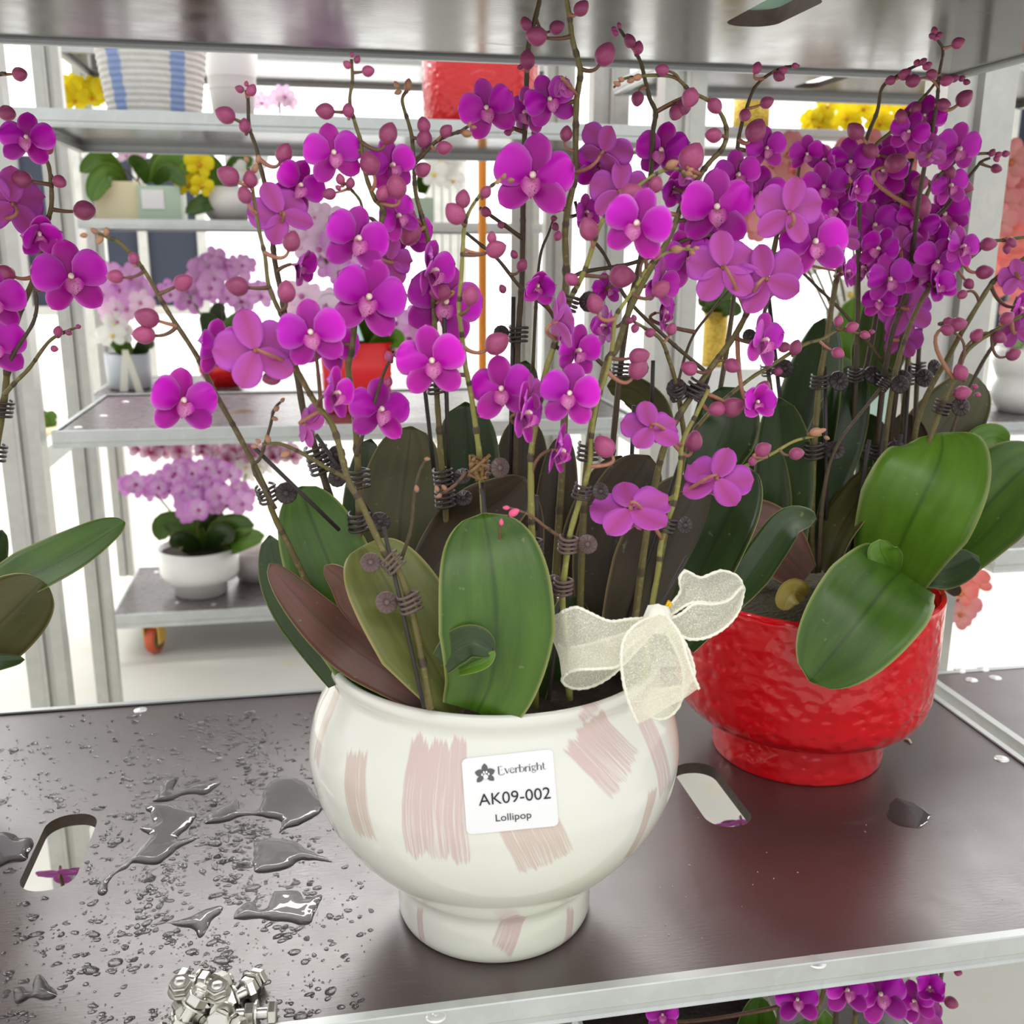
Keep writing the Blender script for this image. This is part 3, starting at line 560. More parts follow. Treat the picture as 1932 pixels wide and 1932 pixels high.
class Pot:
    def __init__(s): s.stems=[]
    def stem(s,plant,pts,Y0,Y1,w0,w1,mat='stem',name='flower_stem'):
        "pts bottom -> top in photo px; depth runs Y0 -> Y1"
        n=len(pts); P=[]
        for i,(x,y) in enumerate(pts): P.append((x,y,Y0+(Y1-Y0)*i/(n-1)))
        sm=cat(P,6); wpts=[at(x,y,Yv) for x,y,Yv in sm]; m=len(wpts); rad=[max(.0006,(w0+(w1-w0)*i/(m-1))*.5*mpp(wpts[i])*(1+.06*math.sin(i*1.7))) for i in range(m)]
        b=MB(); b.tube(wpts,rad,9)
        # nodes: short swollen bracts where stalks leave
        for i in range(5,m-2,9):
            t=(wpts[i+1]-wpts[i-1]).normalized(); b.tube([wpts[i]-t*rad[i]*1.3,wpts[i],wpts[i]+t*rad[i]*1.6],[rad[i]*1.02,rad[i]*1.22,rad[i]*.9],8,1,False)
        o=b.build(name,[M[mat],M['stemd']],plant,True,wpts[0]); s.stems.append((plant,sm,wpts,rad)); return o
    def near(s,px,py,only=None):
        best=None
        for k,(pl,sm,wp,rad) in enumerate(s.stems):
            if only is not None and k not in only: continue
            for i,p in enumerate(sm):
                d=math.hypot(p[0]-px,p[1]-py)
                if best is None or d<best[0]: best=(d,k,i)
        return best
    def bud(s,px,py,size,ang=None,att=None,kind='b',dY=0,st=None,tw=None):
        ax,ay=att or (px,py); d,k,i=s.near(ax,ay,st); pl,sm,wp,rad=s.stems[k]; A=wp[i]; Yv=sm[i][2]-.004+dY
        c=at(px,py,Yv); sz=size*mpp(c)
        if ang is None:
            v=Vector((px-sm[i][0],-(py-sm[i][1]))); 
            if v.length<size*.35:
                t=wp[min(i+3,len(wp)-1)]-A; v=Vector((t.dot(RT)+1e-6,t.dot(UP)))
            ang=math.degrees(math.atan2(v.y,v.x))
        dr=(RT*math.cos(R(ang))+UP*math.sin(R(ang))-FW*random.uniform(.05,.45)).normalized()
        x=dr.orthogonal().normalized(); x=Matrix.Rotation(random.uniform(0,6.28),3,dr)@x; y=dr.cross(x)
        o=ob('bud',BUD[kind],pl,basis(x,y,dr,c)@S(sz))
        if size>20:
            b0=c-dr*sz*.46; g=(b0-A).length; P1=b0-dr*g*.55
            pts=[A*(1-t)**2+P1*2*t*(1-t)+b0*t*t for t in np.linspace(0,1,9)]; r=max(.0008,(2.6 if size<34 else 3.4)*mpp(c)); b=MB(); b.tube(pts,[r*(1.35-.5*t) for t in np.linspace(0,1,9)],7); b.build('bud_stalk',[M['stalk' if random.random()<.5 else 'stalkd']],o,True,A)
        return o
    def buds(s,rows,**kw):
        for r in rows: s.bud(*r,**kw)
    def flower(s,px,py,w,yaw=0,pitch=0,roll=0,kind='o',att=None,dY=None,st=None,stalk=True,key='m'):
        ax,ay=att or (px,py); d,k,i=s.near(ax,ay,st); pl,sm,wp,rad=s.stems[k]; A=wp[i]; back=abs(yaw)>100
        Yv=sm[i][2]+(dY if dY is not None else (-.016 if not back else -.020)); c=at(px,py,Yv); sz=w*mpp(c)*random.uniform(.97,1.03)
        cam_=Vector((0,0,CZ)); f=(cam_-c).normalized(); r=RT.copy(); u=f.cross(r).normalized(); r=u.cross(f).normalized()
        N_=(f*math.cos(R(yaw))*math.cos(R(pitch))+r*math.sin(R(yaw))*math.cos(R(pitch))+u*math.sin(R(pitch))).normalized()
        up=(u*math.cos(R(roll))-r*math.sin(R(roll))); up=(up-N_*up.dot(N_)).normalized(); x=up.cross(N_).normalized()
        B=basis(x,up,N_,c)@S(sz); D=PM[key]; fo=ob('flower',D['col'],pl,B)
        j=lambda a:random.uniform(-a,a); closed={'o':0,'s':12,'c':38,'b':62,'r':-14}[kind]
        cup=1 if kind in 'cb' else 0
        for a in (0+j(5),136+j(8),-136+j(8)):
            ti=closed*.9+j(9)+(6 if a else 0); Mx=Matrix.Rotation(R(-a),4,'Z')@Matrix.Rotation(R(ti),4,'X')@Matrix.Translation((0,.03,-.012)); ob('sepal',D['sep'][1 if cup else random.choice((0,0,2))],fo,B@Mx)
        for a in (72+j(6),-72+j(6)):
            ti=closed+10+j(12); Mx=Matrix.Rotation(R(-a),4,'Z')@Matrix.Rotation(R(ti),4,'X')@Matrix.Translation((0,.035,.018)); ob('petal',D['pet'][1 if cup else random.choice((0,0,2))],fo,B@Mx)
        ob('lip',D['lip'],fo,B)
        if stalk:
            b0=c-N_*sz*.10; g=(b0-A).length; P1=b0-N_*g*.5-Vector((0,0,1))*g*.18; pts=[A*(1-t)**2+P1*2*t*(1-t)+b0*t*t for t in np.linspace(0,1,10)]; rd=3.4*mpp(c); b=MB(); b.tube(pts,[rd*(1.25-.35*t) for t in np.linspace(0,1,10)],7); b.build('flower_stalk',[M['stalk' if back else 'stalkd']],fo,True,A)
        return fo
    def clip(s,px,py,sz=26,side=1,mat='clip',st=None,tilt=0,dY=0):
        d,k,i=s.near(px,py,st); pl,sm,wp,rad=s.stems[k]; i=min(max(i,1),len(wp)-2); t=(wp[i+1]-wp[i-1]).normalized(); c=wp[i]
        r=rad[i]*1.6+.0016; x=RT.cross(t).normalized(); y=t.cross(x); Bm=basis(x,y,t,c)@S(r*1.25); o=ob('stem_clip',CLIP[mat][0],pl,Bm)
        q=c+RT*side*(r*1.4+sz*.45*mpp(c))-FW*.004; N_=(-FW+RT*random.uniform(-.4,.4)+UP*random.uniform(-.2,.5)).normalized(); xx=RT-N_*RT.dot(N_); xx.normalize(); yy=N_.cross(xx)
        ob('clip_button',CLIP[mat][1],o,basis(xx,yy,N_,q)@S(sz*.5*mpp(c)))
    def stake(s,plant,a,b_,Ya,Yb,wd=8):
        A=at(*a,Ya);B=at(*b_,Yb); m=MB(); m.tube([A,A.lerp(B,.5),B],wd*.5*mpp(A),7); m.build('support_stake',[M['stake']],plant,True,A)
def leaf(parent,mid,W,top='lg',bot='lp',face=1,twist=0,fold=.10,tw1=None,base=.35,n=22,m=10,tipf=2.4,fold1=None,curl=0.0,name='leaf'):
    "mid: (px,py,Y) base -> tip; W full apparent width px; face 1 = upper side towards the viewer"
    P=cat(mid,6); pts=[at(*p) for p in P]; N=len(pts); V=[];A=[];tw1=twist if tw1 is None else tw1; fold1=fold if fold1 is None else fold1
    L=[0]
    for i in range(1,N): L.append(L[-1]+(pts[i]-pts[i-1]).length)
    th=.0009; rows=[]
    for i in range(N):
        s_=L[i]/L[-1]; t=(pts[min(i+1,N-1)]-pts[max(i-1,0)]).normalized(); v=(Vector((0,0,CZ))-pts[i]).normalized(); side=t.cross(v).normalized(); nn=side.cross(t).normalized()
        if nn.dot(v)<0: nn=-nn
        a=R(twist+(tw1-twist)*s_); sd=side*math.cos(a)+nn*math.sin(a); nr=nn*math.cos(a)-side*math.sin(a)
        prof=(base+(1-base)*min(1,s_/.45)**.9)*max(0.0,1-max(0,(s_-.45)/.55)**tipf)**.5 if s_<.999 else .03
        w_=W*mpp(pts[i])*.5*max(prof,.03)/max(.35,abs(math.cos(a))); fo=fold+(fold1-fold)*s_
        rows.append((pts[i],sd,nr,w_,fo,s_))
    for sidek in (0,1):
        for (p,sd,nr,w_,fo,s_) in rows:
            for k in range(m+1):
                u=-1+2*k/m; h=(abs(u)**1.3*fo-.02*(1-abs(u)**.6)-curl*u)*w_*face
                V.append(p+sd*u*w_+nr*h-nr*face*sidek*th); A.append((u,s_,max(abs(u),s_**30)))
    F=[];fm=[];K=N*(m+1)
    flip=rows[N//2][1].cross((pts[N//2+1]-pts[N//2])).dot(rows[N//2][2])*face
    for i in range(N-1):
        for k in range(m):
            a=i*(m+1)+k; q=(a,a+1,a+m+2,a+m+1); r=(K+a,K+a+m+1,K+a+m+2,K+a+1)
            if flip<0: q,r=q[::-1],r[::-1]
            F.append(q);fm.append(0);F.append(r);fm.append(1)
        for k in (0,m): a=i*(m+1)+k; F.append((a,a+m+1,K+a+m+1,K+a)); fm.append(0)
    for k in range(m): a=(N-1)*(m+1)+k; F.append((a,a+1,K+a+1,K+a)); fm.append(0)
    o=wob(name,V,F,[M[top],M[bot]] if face>0 else [M[bot],M[top]],parent,True,fm,pts[0]); setattr_uvw(o.data,A); return o
# ------------------------------------------------------------------ orchids in the white pot
K=Pot()
def plant(label,px,py,Y,z,group=None):
    p=at(px,py,Y); return thing('orchid_plant',label,'orchid plant',(p.x,p.y,z),group)
A1=plant('magenta orchid rooted left in the white pot, one spike leaning far left',790,1330,.66,.19)
A2=plant('magenta orchid rooted mid white pot, tall spikes reaching the shelf above',985,1330,.73,.19)
A3=plant('magenta orchid rooted right in the white pot, behind the organza bow',1150,1330,.70,.19)
a=K.stem(A1,[(700,1330),(620,1180),(545,1030),(515,968),(500,920),(455,830),(405,740),(370,670),(318,590),(290,540),(262,497),(225,458),(185,440)],.70,.64,13,7)          #0
K.stem(A1,[(812,1337),(794,1233),(776,1148),(755,1083),(722,1036),(683,953),(657,904),(629,807),(595,760),(566,709),(548,665),(535,605),(520,572),(506,535),(500,484),(490,440),(482,395),(475,345),(468,318)],.613,.66,15,6)   #1
K.stem(A1,[(700,1300),(660,1050),(620,930),(590,830),(575,790),(560,705),(545,640),(532,560),(518,490),(512,430),(500,350),(490,310),(483,278),(470,238),(468,190),(464,170)],.72,.70,15,6,'stemd')     #2
K.stem(A1,[(740,1320),(700,1120),(680,1000),(677,916),(673,833),(667,760),(657,696),(664,657),(671,595),(680,530),(700,470),(722,410),(720,390),(706,373),(690,330),(683,287),(680,264),(670,233),(660,191),(665,150),(663,112)],.70,.69,15,6)   #3
K.stem(A1,[(725,430),(700,412),(686,409),(680,380),(662,357),(650,345)],.69,.69,7,5,'stemd')   #4
K.stem(A2,[(860,1330),(846,1100),(840,940),(833,870),(828,800),(824,740),(821,650),(818,560),(812,480),(805,440),(794,401),(784,362),(781,310),(777,259),(771,233),(759,191),(766,172),(770,158)],.74,.72,13,6)   #5
K.stem(A2,[(781,310),(800,290),(822,268),(845,256),(868,248),(884,238)],.72,.71,8,6,'stemd')  #6
K.stem(A2,[(930,1335),(925,1100),(912,960),(906,870),(897,800),(888,740),(878,690),(870,620),(866,580),(870,530),(873,470),(876,430),(885,400),(903,372),(922,355),(945,337)],.66,.64,12,6,'stemg')  #7
K.stem(A2,[(960,1320),(972,900),(976,680),(980,600),(984,540),(986,450),(987,350),(988,300),(990,250),(993,170),(995,120),(998,80),(1006,50),(1013,22),(1018,0),(1022,-40)],.80,.79,12,9,'stemd')  #8
K.stem(A2,[(1030,1320),(1060,900),(1068,640),(1067,560),(1068,500),(1066,440),(1072,390),(1084,335),(1086,260),(1088,190),(1095,140),(1090,112),(1080,75),(1074,30),(1069,0),(1064,-40)],.76,.73,14,10)  #9
K.stem(A3,[(1110,1320),(1150,900),(1180,620),(1210,480),(1228,330),(1231,280),(1232,248),(1237,212),(1226,186),(1218,155),(1210,122),(1198,96),(1182,74),(1167,52)],.82,.80,12,6,'stemd')  #10
K.stem(A3,[(1090,1330),(1105,900),(1140,700),(1164,657),(1185,592),(1223,515),(1262,450),(1288,385),(1322,329),(1341,304),(1363,280),(1371,252),(1363,220),(1340,192),(1304,173),(1275,147),(1236,142),(1200,145),(1175,150),(1158,165)],.72,.69,14,5)  #11
K.stem(A2,[(1010,1335),(1008,1100),(1004,1010),(1002,930),(1003,850),(1015,780),(1030,700),(1050,640),(1078,561),(1092,535),(1107,500),(1120,460),(1130,430),(1146,404),(1172,375),(1210,347),(1244,325),(1275,318),(1300,330)],.64,.62,14,6,'stemg')  #12
K.stem(A3,[(1075,1320),(1068,1200),(1061,1130),(1068,1060),(1075,1010),(1092,950),(1112,880),(1117,810),(1127,755),(1143,709),(1155,657),(1161,600),(1180,569),(1203,535),(1223,502),(1249,481),(1283,470),(1310,472)],.63,.61,13,5,'stemg')   #13
K.stem(A3,[(1200,1320),(1255,1010),(1290,860),(1285,780),(1275,722),(1262,678),(1247,641),(1218,620),(1196,607)],.70,.66,12,6)   #14
K.stem(A3,[(1180,1320),(1215,1040),(1239,900),(1257,833),(1288,773),(1340,696),(1385,635),(1412,585),(1430,545),(1455,490),(1468,430),(1474,390)],.68,.68,14,9)   #15
K.stem(A3,[(1215,1280),(1229,1152),(1242,1074),(1249,1017),(1275,937),(1283,880),(1288,833),(1314,781),(1337,735)],.63,.66,11,8,'stemg')   #16
K.stem(A3,[(1240,950),(1290,930),(1330,912),(1400,882),(1455,857),(1500,832),(1550,820)],.66,.64,9,5,'stemg')   #17
K.stem(A3,[(1290,850),(1320,800),(1360,760),(1416,714),(1455,690),(1516,651),(1551,640),(1587,621),(1620,629),(1648,626)],.74,.76,9,5)   #18
K.stem(A1,[(520,960),(478,885),(491,864),(509,807),(517,773),(535,753)],.66,.655,8,5,'stemd')   #19
K.stem(A1,[(657,904),(620,885),(575,858),(530,838),(495,838)],.655,.64,9,6)   #20
K.stem(A1,[(672,860),(683,825),(706,760),(724,704),(742,668)],.67,.66,9,5,'stemd')   #21
K.stem(A1,[(757,1055),(775,1000),(783,930),(792,890),(805,865)],.63,.62,8,5,'stemd')  #22
K.stem(A2,[(986,450),(945,420),(905,392)],.785,.78,9,6,'stemd')   #23
K.stem(A2,[(1075,680),(1040,590),(985,545),(940,490),(905,460),(880,440)],.77,.76,8,6,'stemd')   #24
K.stem(A2,[(1066,1020),(1030,995),(1000,972),(962,958)],.63,.615,8,4,'stalkd')   #25
K.stem(A2,[(1003,1058),(975,1055),(950,1040),(943,1010),(944,985)],.635,.62,8,4,'stalkd')   #26
K.stem(A3,[(1150,700),(1090,640),(1060,575),(1085,520),(1180,500),(1240,480),(1300,450),(1380,440)],.79,.78,9,7,'stemd')  #27 dark branch
K.stem(A3,[(1395,310),(1392,275),(1398,240),(1408,205),(1428,160),(1470,130),(1508,124)],.84,.83,8,5,'stemd')  #28
K.stem(A3,[(1330,900),(1380,600),(1392,420),(1395,310)],.84,.84,10,8,'stemd')  #29
K.stem(A3,[(1270,760),(1300,650),(1340,590),(1400,520)],.82,.82,6,5,'stemd')  #30
K.stem(A2,[(1005,700),(1012,560),(1020,480),(1035,440),(1045,410)],.80,.80,7,4,'stemd')  #31
K.stem(A3,[(1330,700),(1260,640),(1180,560),(1140,480),(1100,430),(1085,380)],.80,.79,8,6,'stemd')   #32
K.stem(A2,[(880,890),(862,912),(840,928),(826,935)],.655,.65,7,5,'stalkd')   #33
B=K.buds
B([(158,444,15),(178,436,17),(188,453,19),(200,437,17)],st=[0],kind='g')
B([(252,487,25,100),(217,522,33,175,(262,515)),(346,533,40,25,(303,550)),(277,599,48,165,(322,618)),(271,632,44,180,(323,625))],st=[0])
B([(481,318,20,60),(465,300,15,110),(487,300,16,80)],st=[1],kind='g')
B([(472,338,34,95),(462,368,34,110,(478,405)),(430,332,46,150,(475,355)),(550,455,42,70,(503,478)),(447,540,46,175,(508,545)),(540,550,44,90,(522,590)),(513,712,38,200,(553,695))],st=[1])
B([(452,168,18),(475,170,24,60),(465,158,11)],st=[2]); B([(425,217,40,160,(465,240)),(462,237,28,90),(536,289,40,60,(488,300))],st=[2])
B([(655,122,18,150),(674,112,16,60),(664,103,11,90),(695,134,26,0,(664,140)),(613,210,38,180,(655,213)),(657,208,28,90),(733,252,44,70,(682,267)),(697,308,48,110,(722,350)),(748,352,48,100,(712,380)),(722,364,32,60,(712,380))],st=[3])
B([(642,338,22,100),(661,345,22,80),(638,354,13,150),(621,366,28,195,(660,352))],st=[4])
B([(748,160,15,120),(751,174,16,200),(770,160,24,80)],st=[5],kind='g'); B([(799,236,32,100,(779,262)),(801,262,38,80,(781,300)),(798,320,34,20,(785,340)),(770,412,42,110,(800,430)),(773,440,54,250,(800,436)),(830,551,42,185,(820,570))],st=[5])
B([(886,234,12),(894,240,12),(881,252,22,350)],st=[6],kind='g'); B([(842,247,28,40,(826,266)),(838,279,32,10,(815,276))],st=[6])
B([(951,333,14,60),(964,340,15,0),(940,343,13)],st=[7],kind='g'); B([(917,362,26,60),(874,375,36,85,(895,415)),(858,403,46,130,(880,425)),(936,470,42,20,(874,480)),(928,448,24,90,(930,470)),(888,557,40,80,(868,590)),(938,648,52,30,(876,650))],st=[7])
B([(992,45,28,110),(1012,68,44,180,(1075,65)),(1051,52,32,20,(1010,30)),(995,113,38,90),(981,127,12,200),(958,250,16),(965,243,14,30),(1010,252,18,300)],st=[8,9])
B([(1097,15,34,45,(1078,22)),(1142,102,48,60,(1096,130)),(1068,252,30,80,(1040,285)),(1110,432,46,110,(1125,470)),(1052,445,20,70,(1045,420))],st=[9,12])
B([(1160,62,16,150),(1168,48,12,100),(1158,55,12,180),(1188,77,28,120),(1204,90,26,80),(1203,187,30,260,(1217,168)),(1288,203,38,240,(1238,210)),(1275,213,34,250,(1238,210))],st=[10])
B([(1164,158,16,160),(1190,152,16,200),(1172,150,14,170),(1202,146,20,200)],st=[11],kind='g'); B([(1249,132,28,175,(1277,150)),(1302,185,40,250,(1304,173)),(1349,200,34,300),(1346,255,34,180,(1372,262)),(1305,296,58,60,(1325,330))],st=[11])
B([(1268,310,26,20),(1300,328,16,340),(1310,333,12,0),(1303,320,12,20)],st=[12],kind='g'); B([(1237,348,34,70,(1206,350)),(1190,365,46,20,(1180,370))],st=[12])
B([(1314,468,12,0),(1306,477,13,330),(1298,466,12,40),(1277,470,24,0)],st=[13],kind='g'); B([(1235,477,30,30,(1210,525)),(1174,522,54,355,(1110,520)),(1247,545,38,40,(1192,556)),(1122,573,40,110,(1160,598)),(1078,527,30,150),(1206,672,42,10,(1158,678)),(1204,695,46,60,(1143,697)),(1140,842,48,130,(1116,878))],st=[12,13])
B([(1188,605,16,180),(1198,620,20,250),(1226,628,22,200),(1196,600,14,110)],st=[14]); B([(1267,621,26,70,(1252,646))],st=[14])
B([(1352,772,36,190,(1320,730)),(1384,768,46,20,(1318,732)),(1309,832,42,80,(1275,830)),(1300,695,34,160,(1335,700)),(1440,734,36,60,(1420,640)),(1382,690,34,330,(1345,700))],st=[15])
B([(1540,815,26,10),(1560,826,12,330),(1552,812,14,20)],st=[17],kind='g'); B([(1440,848,34,30),(1503,856,30,10,(1470,850)),(1420,870,20,90)],st=[17])
B([(1608,617,26,20),(1632,632,20,340),(1645,626,12,0),(1501,655,30,70),(1581,666,26,330,(1545,642)),(1582,605,22,80)],st=[18])
B([(533,755,12),(522,771,14),(519,790,13)],st=[19],kind='g'); B([(480,842,13,180),(487,832,13,150),(505,828,18,110),(538,857,20,210)],st=[20],kind='g'); B([(734,672,22,110),(733,720,20,80),(750,668,16,40)],st=[21])
B([(806,866,12),(786,922,15,100)],st=[22],kind='g'); B([(917,400,24,330),(945,425,16,300),(948,545,18,120),(985,500,26,60),(970,480,18,120)],st=[23,24]); B([(970,967,24,30),(955,958,14,180)],st=[25],kind='p'); B([(927,1041,18,190),(946,985,14,90)],st=[26],kind='p')
B([(1428,128,24,70),(1478,133,20,10),(1500,124,14,0),(1447,193,28,20,(1410,205)),(1426,246,48,60,(1396,262)),(1405,218,28,250),(1470,144,24,330)],st=[28]); B([(1045,412,14),(1048,428,18,300)],st=[31]); B([(824,922,14),(828,936,13),(838,920,14)],st=[33],kind='g')
F=K.flower
# front row, left to right: px, py of the column, width, turn, tilt, roll
F(343,758,126,14,4,-6,st=[0]); F(412,660,112,42,0,4,att=(388,705),st=[0],dY=.0); F(482,662,146,190,-14,12,att=(548,690),st=[1])
F(562,352,100,26,8,-28,st=[1,2],dY=-.006); F(530,404,122,196,-20,22,att=(510,455),st=[2],dY=-.022); F(556,500,84,58,-10,20,'c',st=[2],dY=-.01)
F(588,630,124,-6,6,12,att=(640,745),st=[1]); F(618,645,118,18,0,-24,st=[3],dY=.012); F(628,742,100,54,0,-22,'s',st=[1]); F(578,800,84,120,-10,60,'s',st=[1],dY=.005)
F(716,776,120,18,10,-4,st=[21,3],dY=.0); F(693,566,142,10,12,-18,'s',st=[3]); F(671,452,126,22,4,-14,st=[3]); F(628,291,112,10,8,6,st=[3,2],dY=-.002); F(737,313,96,26,6,10,st=[3],dY=.014)
F(748,408,90,30,6,30,st=[3,5],dY=.012); F(735,492,88,200,0,-15,st=[3],dY=.02); F(810,512,112,62,4,-24,'s',st=[5],dY=-.012); F(838,572,138,10,4,-16,att=(822,600),st=[5],dY=.006); F(770,440,90,20,-10,0,st=[5],dY=.012)
F(814,684,132,4,6,6,att=(875,712),st=[7],dY=-.012); F(948,736,124,-8,4,4,att=(900,790),st=[7],dY=-.004); F(985,780,112,66,0,-20,'s',att=(1012,810),st=[12]); F(1000,745,76,120,0,20,'s',st=[12],dY=-.006)
F(1050,850,100,72,-6,-10,'s',att=(1003,900),st=[12],dY=-.01); F(1076,745,112,-6,6,-6,att=(1128,770),st=[13],dY=-.006); F(1086,662,98,36,0,-12,'s',st=[12],dY=.004); F(1052,608,112,112,12,-28,'s',att=(1055,640),st=[12],dY=-.012)
F(1014,536,80,8,-20,-4,'c',att=(1040,590),st=[24],dY=-.03); F(920,206,108,-8,6,14,att=(986,250),st=[8]); F(997,212,88,-40,0,10,st=[8],dY=-.006); F(1036,190,96,10,10,20,st=[9],dY=.006); F(1060,150,70,175,-30,0,'b',att=(1088,185),st=[9],dY=-.012)
F(1006,336,148,-4,10,-6,att=(1072,402),st=[9],dY=-.02); F(1138,285,110,150,34,-30,'s',att=(1086,322),st=[9],dY=-.012); F(1132,312,104,30,-10,-14,st=[9],dY=.012); F(1103,400,64,40,0,20,'s',st=[9],dY=.03)
F(1250,285,98,-14,6,-4,st=[10,11],dY=.0); F(1298,318,80,170,-20,0,'b',st=[11],dY=-.006); F(1204,424,126,-12,6,-14,att=(1212,500),st=[11,13],dY=-.02); F(1168,360,112,200,6,0,st=[11],dY=.03); F(1270,352,76,20,-20,10,'c',st=[11],dY=.03)
F(1351,394,136,6,6,4,att=(1290,420),st=[11],dY=-.006); F(1432,368,104,14,6,-12,st=[15,29],dY=.02); F(1444,280,78,20,0,10,st=[28],dY=.0)
F(1364,505,132,188,-16,6,att=(1408,590),st=[15],dY=-.02); F(1448,527,136,160,-12,24,att=(1414,578),st=[15],dY=-.03); F(1536,458,124,12,4,8,att=(1470,480),st=[15],dY=-.012); F(1488,400,122,204,6,-8,att=(1466,440),st=[15],dY=-.026); F(1560,450,84,30,4,0,st=[15],dY=.02)
F(1296,490,106,30,0,14,st=[27,11],dY=.0); F(1330,440,100,-20,0,-10,st=[27],dY=.01); F(1240,535,96,60,0,-30,'s',st=[11],dY=.03); F(1246,590,84,75,0,10,'s',st=[30,27],dY=.0); F(1145,615,74,-60,0,20,'s',st=[32],dY=.0); F(1145,545,60,30,0,10,st=[32],dY=.02)
F(1436,642,104,52,0,-16,'s',att=(1385,640),st=[15]); F(1426,760,78,24,6,-8,'c',att=(1330,740),st=[15],dY=-.01); F(1228,808,110,188,-34,6,att=(1284,840),st=[16],dY=-.02); F(1353,904,128,174,-32,-16,att=(1290,928),st=[17],dY=-.012); F(1190,962,148,184,-42,6,att=(1252,1016),st=[16],dY=-.024)
F(1390,330,90,20,0,10,st=[29],dY=.0); F(955,330,10,0,0,0,st=[8],stalk=False) if False else None
# clips, stakes
for px,py,sz,sd,mt,st in ((510,930,42,1,'clip',0),(612,852,36,1,'clip',2),(640,868,34,1,'clip',2),(678,905,36,-1,'clip',3),(685,985,40,1,'clip',3),(738,1065,40,-1,'clipb',1),(766,1142,44,-1,'clipb',1),(826,720,34,-1,'clip',5),(838,895,36,1,'clip',5),(842,945,34,1,'clip',5),(904,880,40,1,'clipb',7),(978,625,30,-1,'clip',8),(1003,1030,36,-1,'clip',12),(1009,1090,34,1,'clipb',12),(1072,1025,38,1,'clipb',13),(1063,1108,32,-1,'clipb',13),(1112,935,34,1,'clip',13),(1205,716,38,1,'clip',10),(1300,735,40,-1,'clip',15),(1256,990,34,1,'clip',16),(1092,575,40,1,'clip',12),(1110,850,34,1,'clip',11),(1255,740,34,1,'clip',14)): K.clip(px,py,sz,sd,mt,[st])
for pl,a_,b_,Ya,Yb in ((A1,(800,1335),(724,995),.608,.625),(A1,(640,1000),(480,845),.68,.66),(A2,(962,900),(969,560),.80,.80),(A2,(935,1330),(910,910),.66,.655),(A1,(720,1000),(596,820),.72,.70),(A2,(1035,1320),(1062,1110),.63,.64),(A3,(1225,1180),(1296,1050),.62,.64),(A3,(1340,700),(1180,1180),.70,.70),(A2,(1012,1000),(1013,935),.645,.645),(A3,(1188,960),(1196,765),.80,.80),(A3,(1230,760),(1232,680),.80,.80),(A1,(850,1000),(838,600),.75,.72),(A2,(820,900),(800,720),.76,.76)): K.stake(pl,a_,b_,Ya,Yb)
Lf=lambda pl,*a,**k: leaf(pl,*a,**k)
b=MB(); c=at(905,884,.648); rw=random.Random(3)
for i in range(12): b.tube([c+Vector((rw.uniform(-.007,.007),rw.uniform(-.004,.004),rw.uniform(-.009,.009))) for _ in range(4)],rw.uniform(.0008,.0016),5)
b.build('withered_bract',[plain('withered_brown',srgb(140,108,70),.9,var=.5,vs_=200)],A2,True)
# leaves of the white pot
Lf(A1,[(740,1330,.70),(690,1230,.695),(655,1150,.695),(620,1060,.70),(588,980,.71),(566,918,.72)],170,'lg','lo',1,8,.16,base=.55,tipf=3)
Lf(A1,[(640,1290,.70),(580,1190,.70),(530,1100,.705),(508,1010,.71)],80,'ldg','lg',1,30,.1,base=.5)
Lf(A1,[(866,1344,.634),(836,1285,.627),(792,1205,.630),(742,1120,.64),(710,1065,.655),(684,1030,.67)],172,'lol','lp',1,-14,.12,base=.26,tipf=3,fold1=.25)
Lf(A1,[(700,1200,.672),(672,1150,.664),(648,1100,.660),(612,1068,.662)],56,'lp','lo',1,40,.05,base=.4)
Lf(A1,[(870,1352,.645),(805,1312,.645),(742,1274,.652),(692,1242,.664),(648,1211,.672),(600,1168,.666),(545,1110,.668),(508,1064,.672)],96,'lp','lg',-1,-12,.10,base=.55,tipf=1.9)
Lf(A2,[(900,1345,.615),(925,1290,.605),(936,1220,.60),(935,1130,.605),(925,1040,.62),(912,968,.64)],218,'lg','lo',1,-6,.12,base=.62,tipf=2.7)
Lf(A1,[(836,1250,.604),(862,1224,.597),(895,1212,.592),(932,1230,.590)],66,'ldg','lg',1,12,.35,base=.7,tipf=2.2)
Lf(A1,[(866,1268,.598),(895,1258,.590),(918,1248,.587),(933,1228,.588)],22,'lgb','lg',1,20,.2,base=.6)
Lf(A1,[(745,1200,.76),(750,1080,.77),(757,960,.785),(768,870,.80),(776,804,.81)],162,'lo','lp',1,4,.08,base=.6,tipf=3)
Lf(A1,[(690,1100,.78),(680,980,.79),(690,880,.80),(700,828,.81)],70,'ldg','lo',1,-10,.1)
Lf(A2,[(790,1120,.71),(840,1040,.72),(900,975,.735),(955,935,.75),(990,902,.76)],126,'ld','lp',-1,22,.12,base=.6)
Lf(A2,[(880,1200,.70),(850,1140,.70),(800,1100,.71),(762,1072,.72)],110,'ld','lp',-1,-20,.1,base=.6)
Lf(A2,[(872,1050,.84),(880,960,.85),(884,860,.86),(878,758,.87)],122,'ldg','lo',1,10,.14,base=.6,tipf=3)
Lf(A2,[(965,1050,.83),(975,960,.84),(985,870,.85),(988,785,.86)],104,'ld','lo',-1,-8,.10,base=.6,tipf=3)
Lf(A2,[(985,1150,.76),(978,1060,.76),(982,980,.765),(990,920,.77)],96,'ld','lo',-1,6,.10,base=.7,tipf=3)
Lf(A2,[(990,800,.88),(985,740,.885),(992,680,.89)],64,'ldg','lo',1,0,.1)
Lf(A2,[(1050,1120,.80),(1045,1010,.81),(1052,900,.82),(1062,820,.83)],80,'ld','lo',-1,24,.15,base=.6)
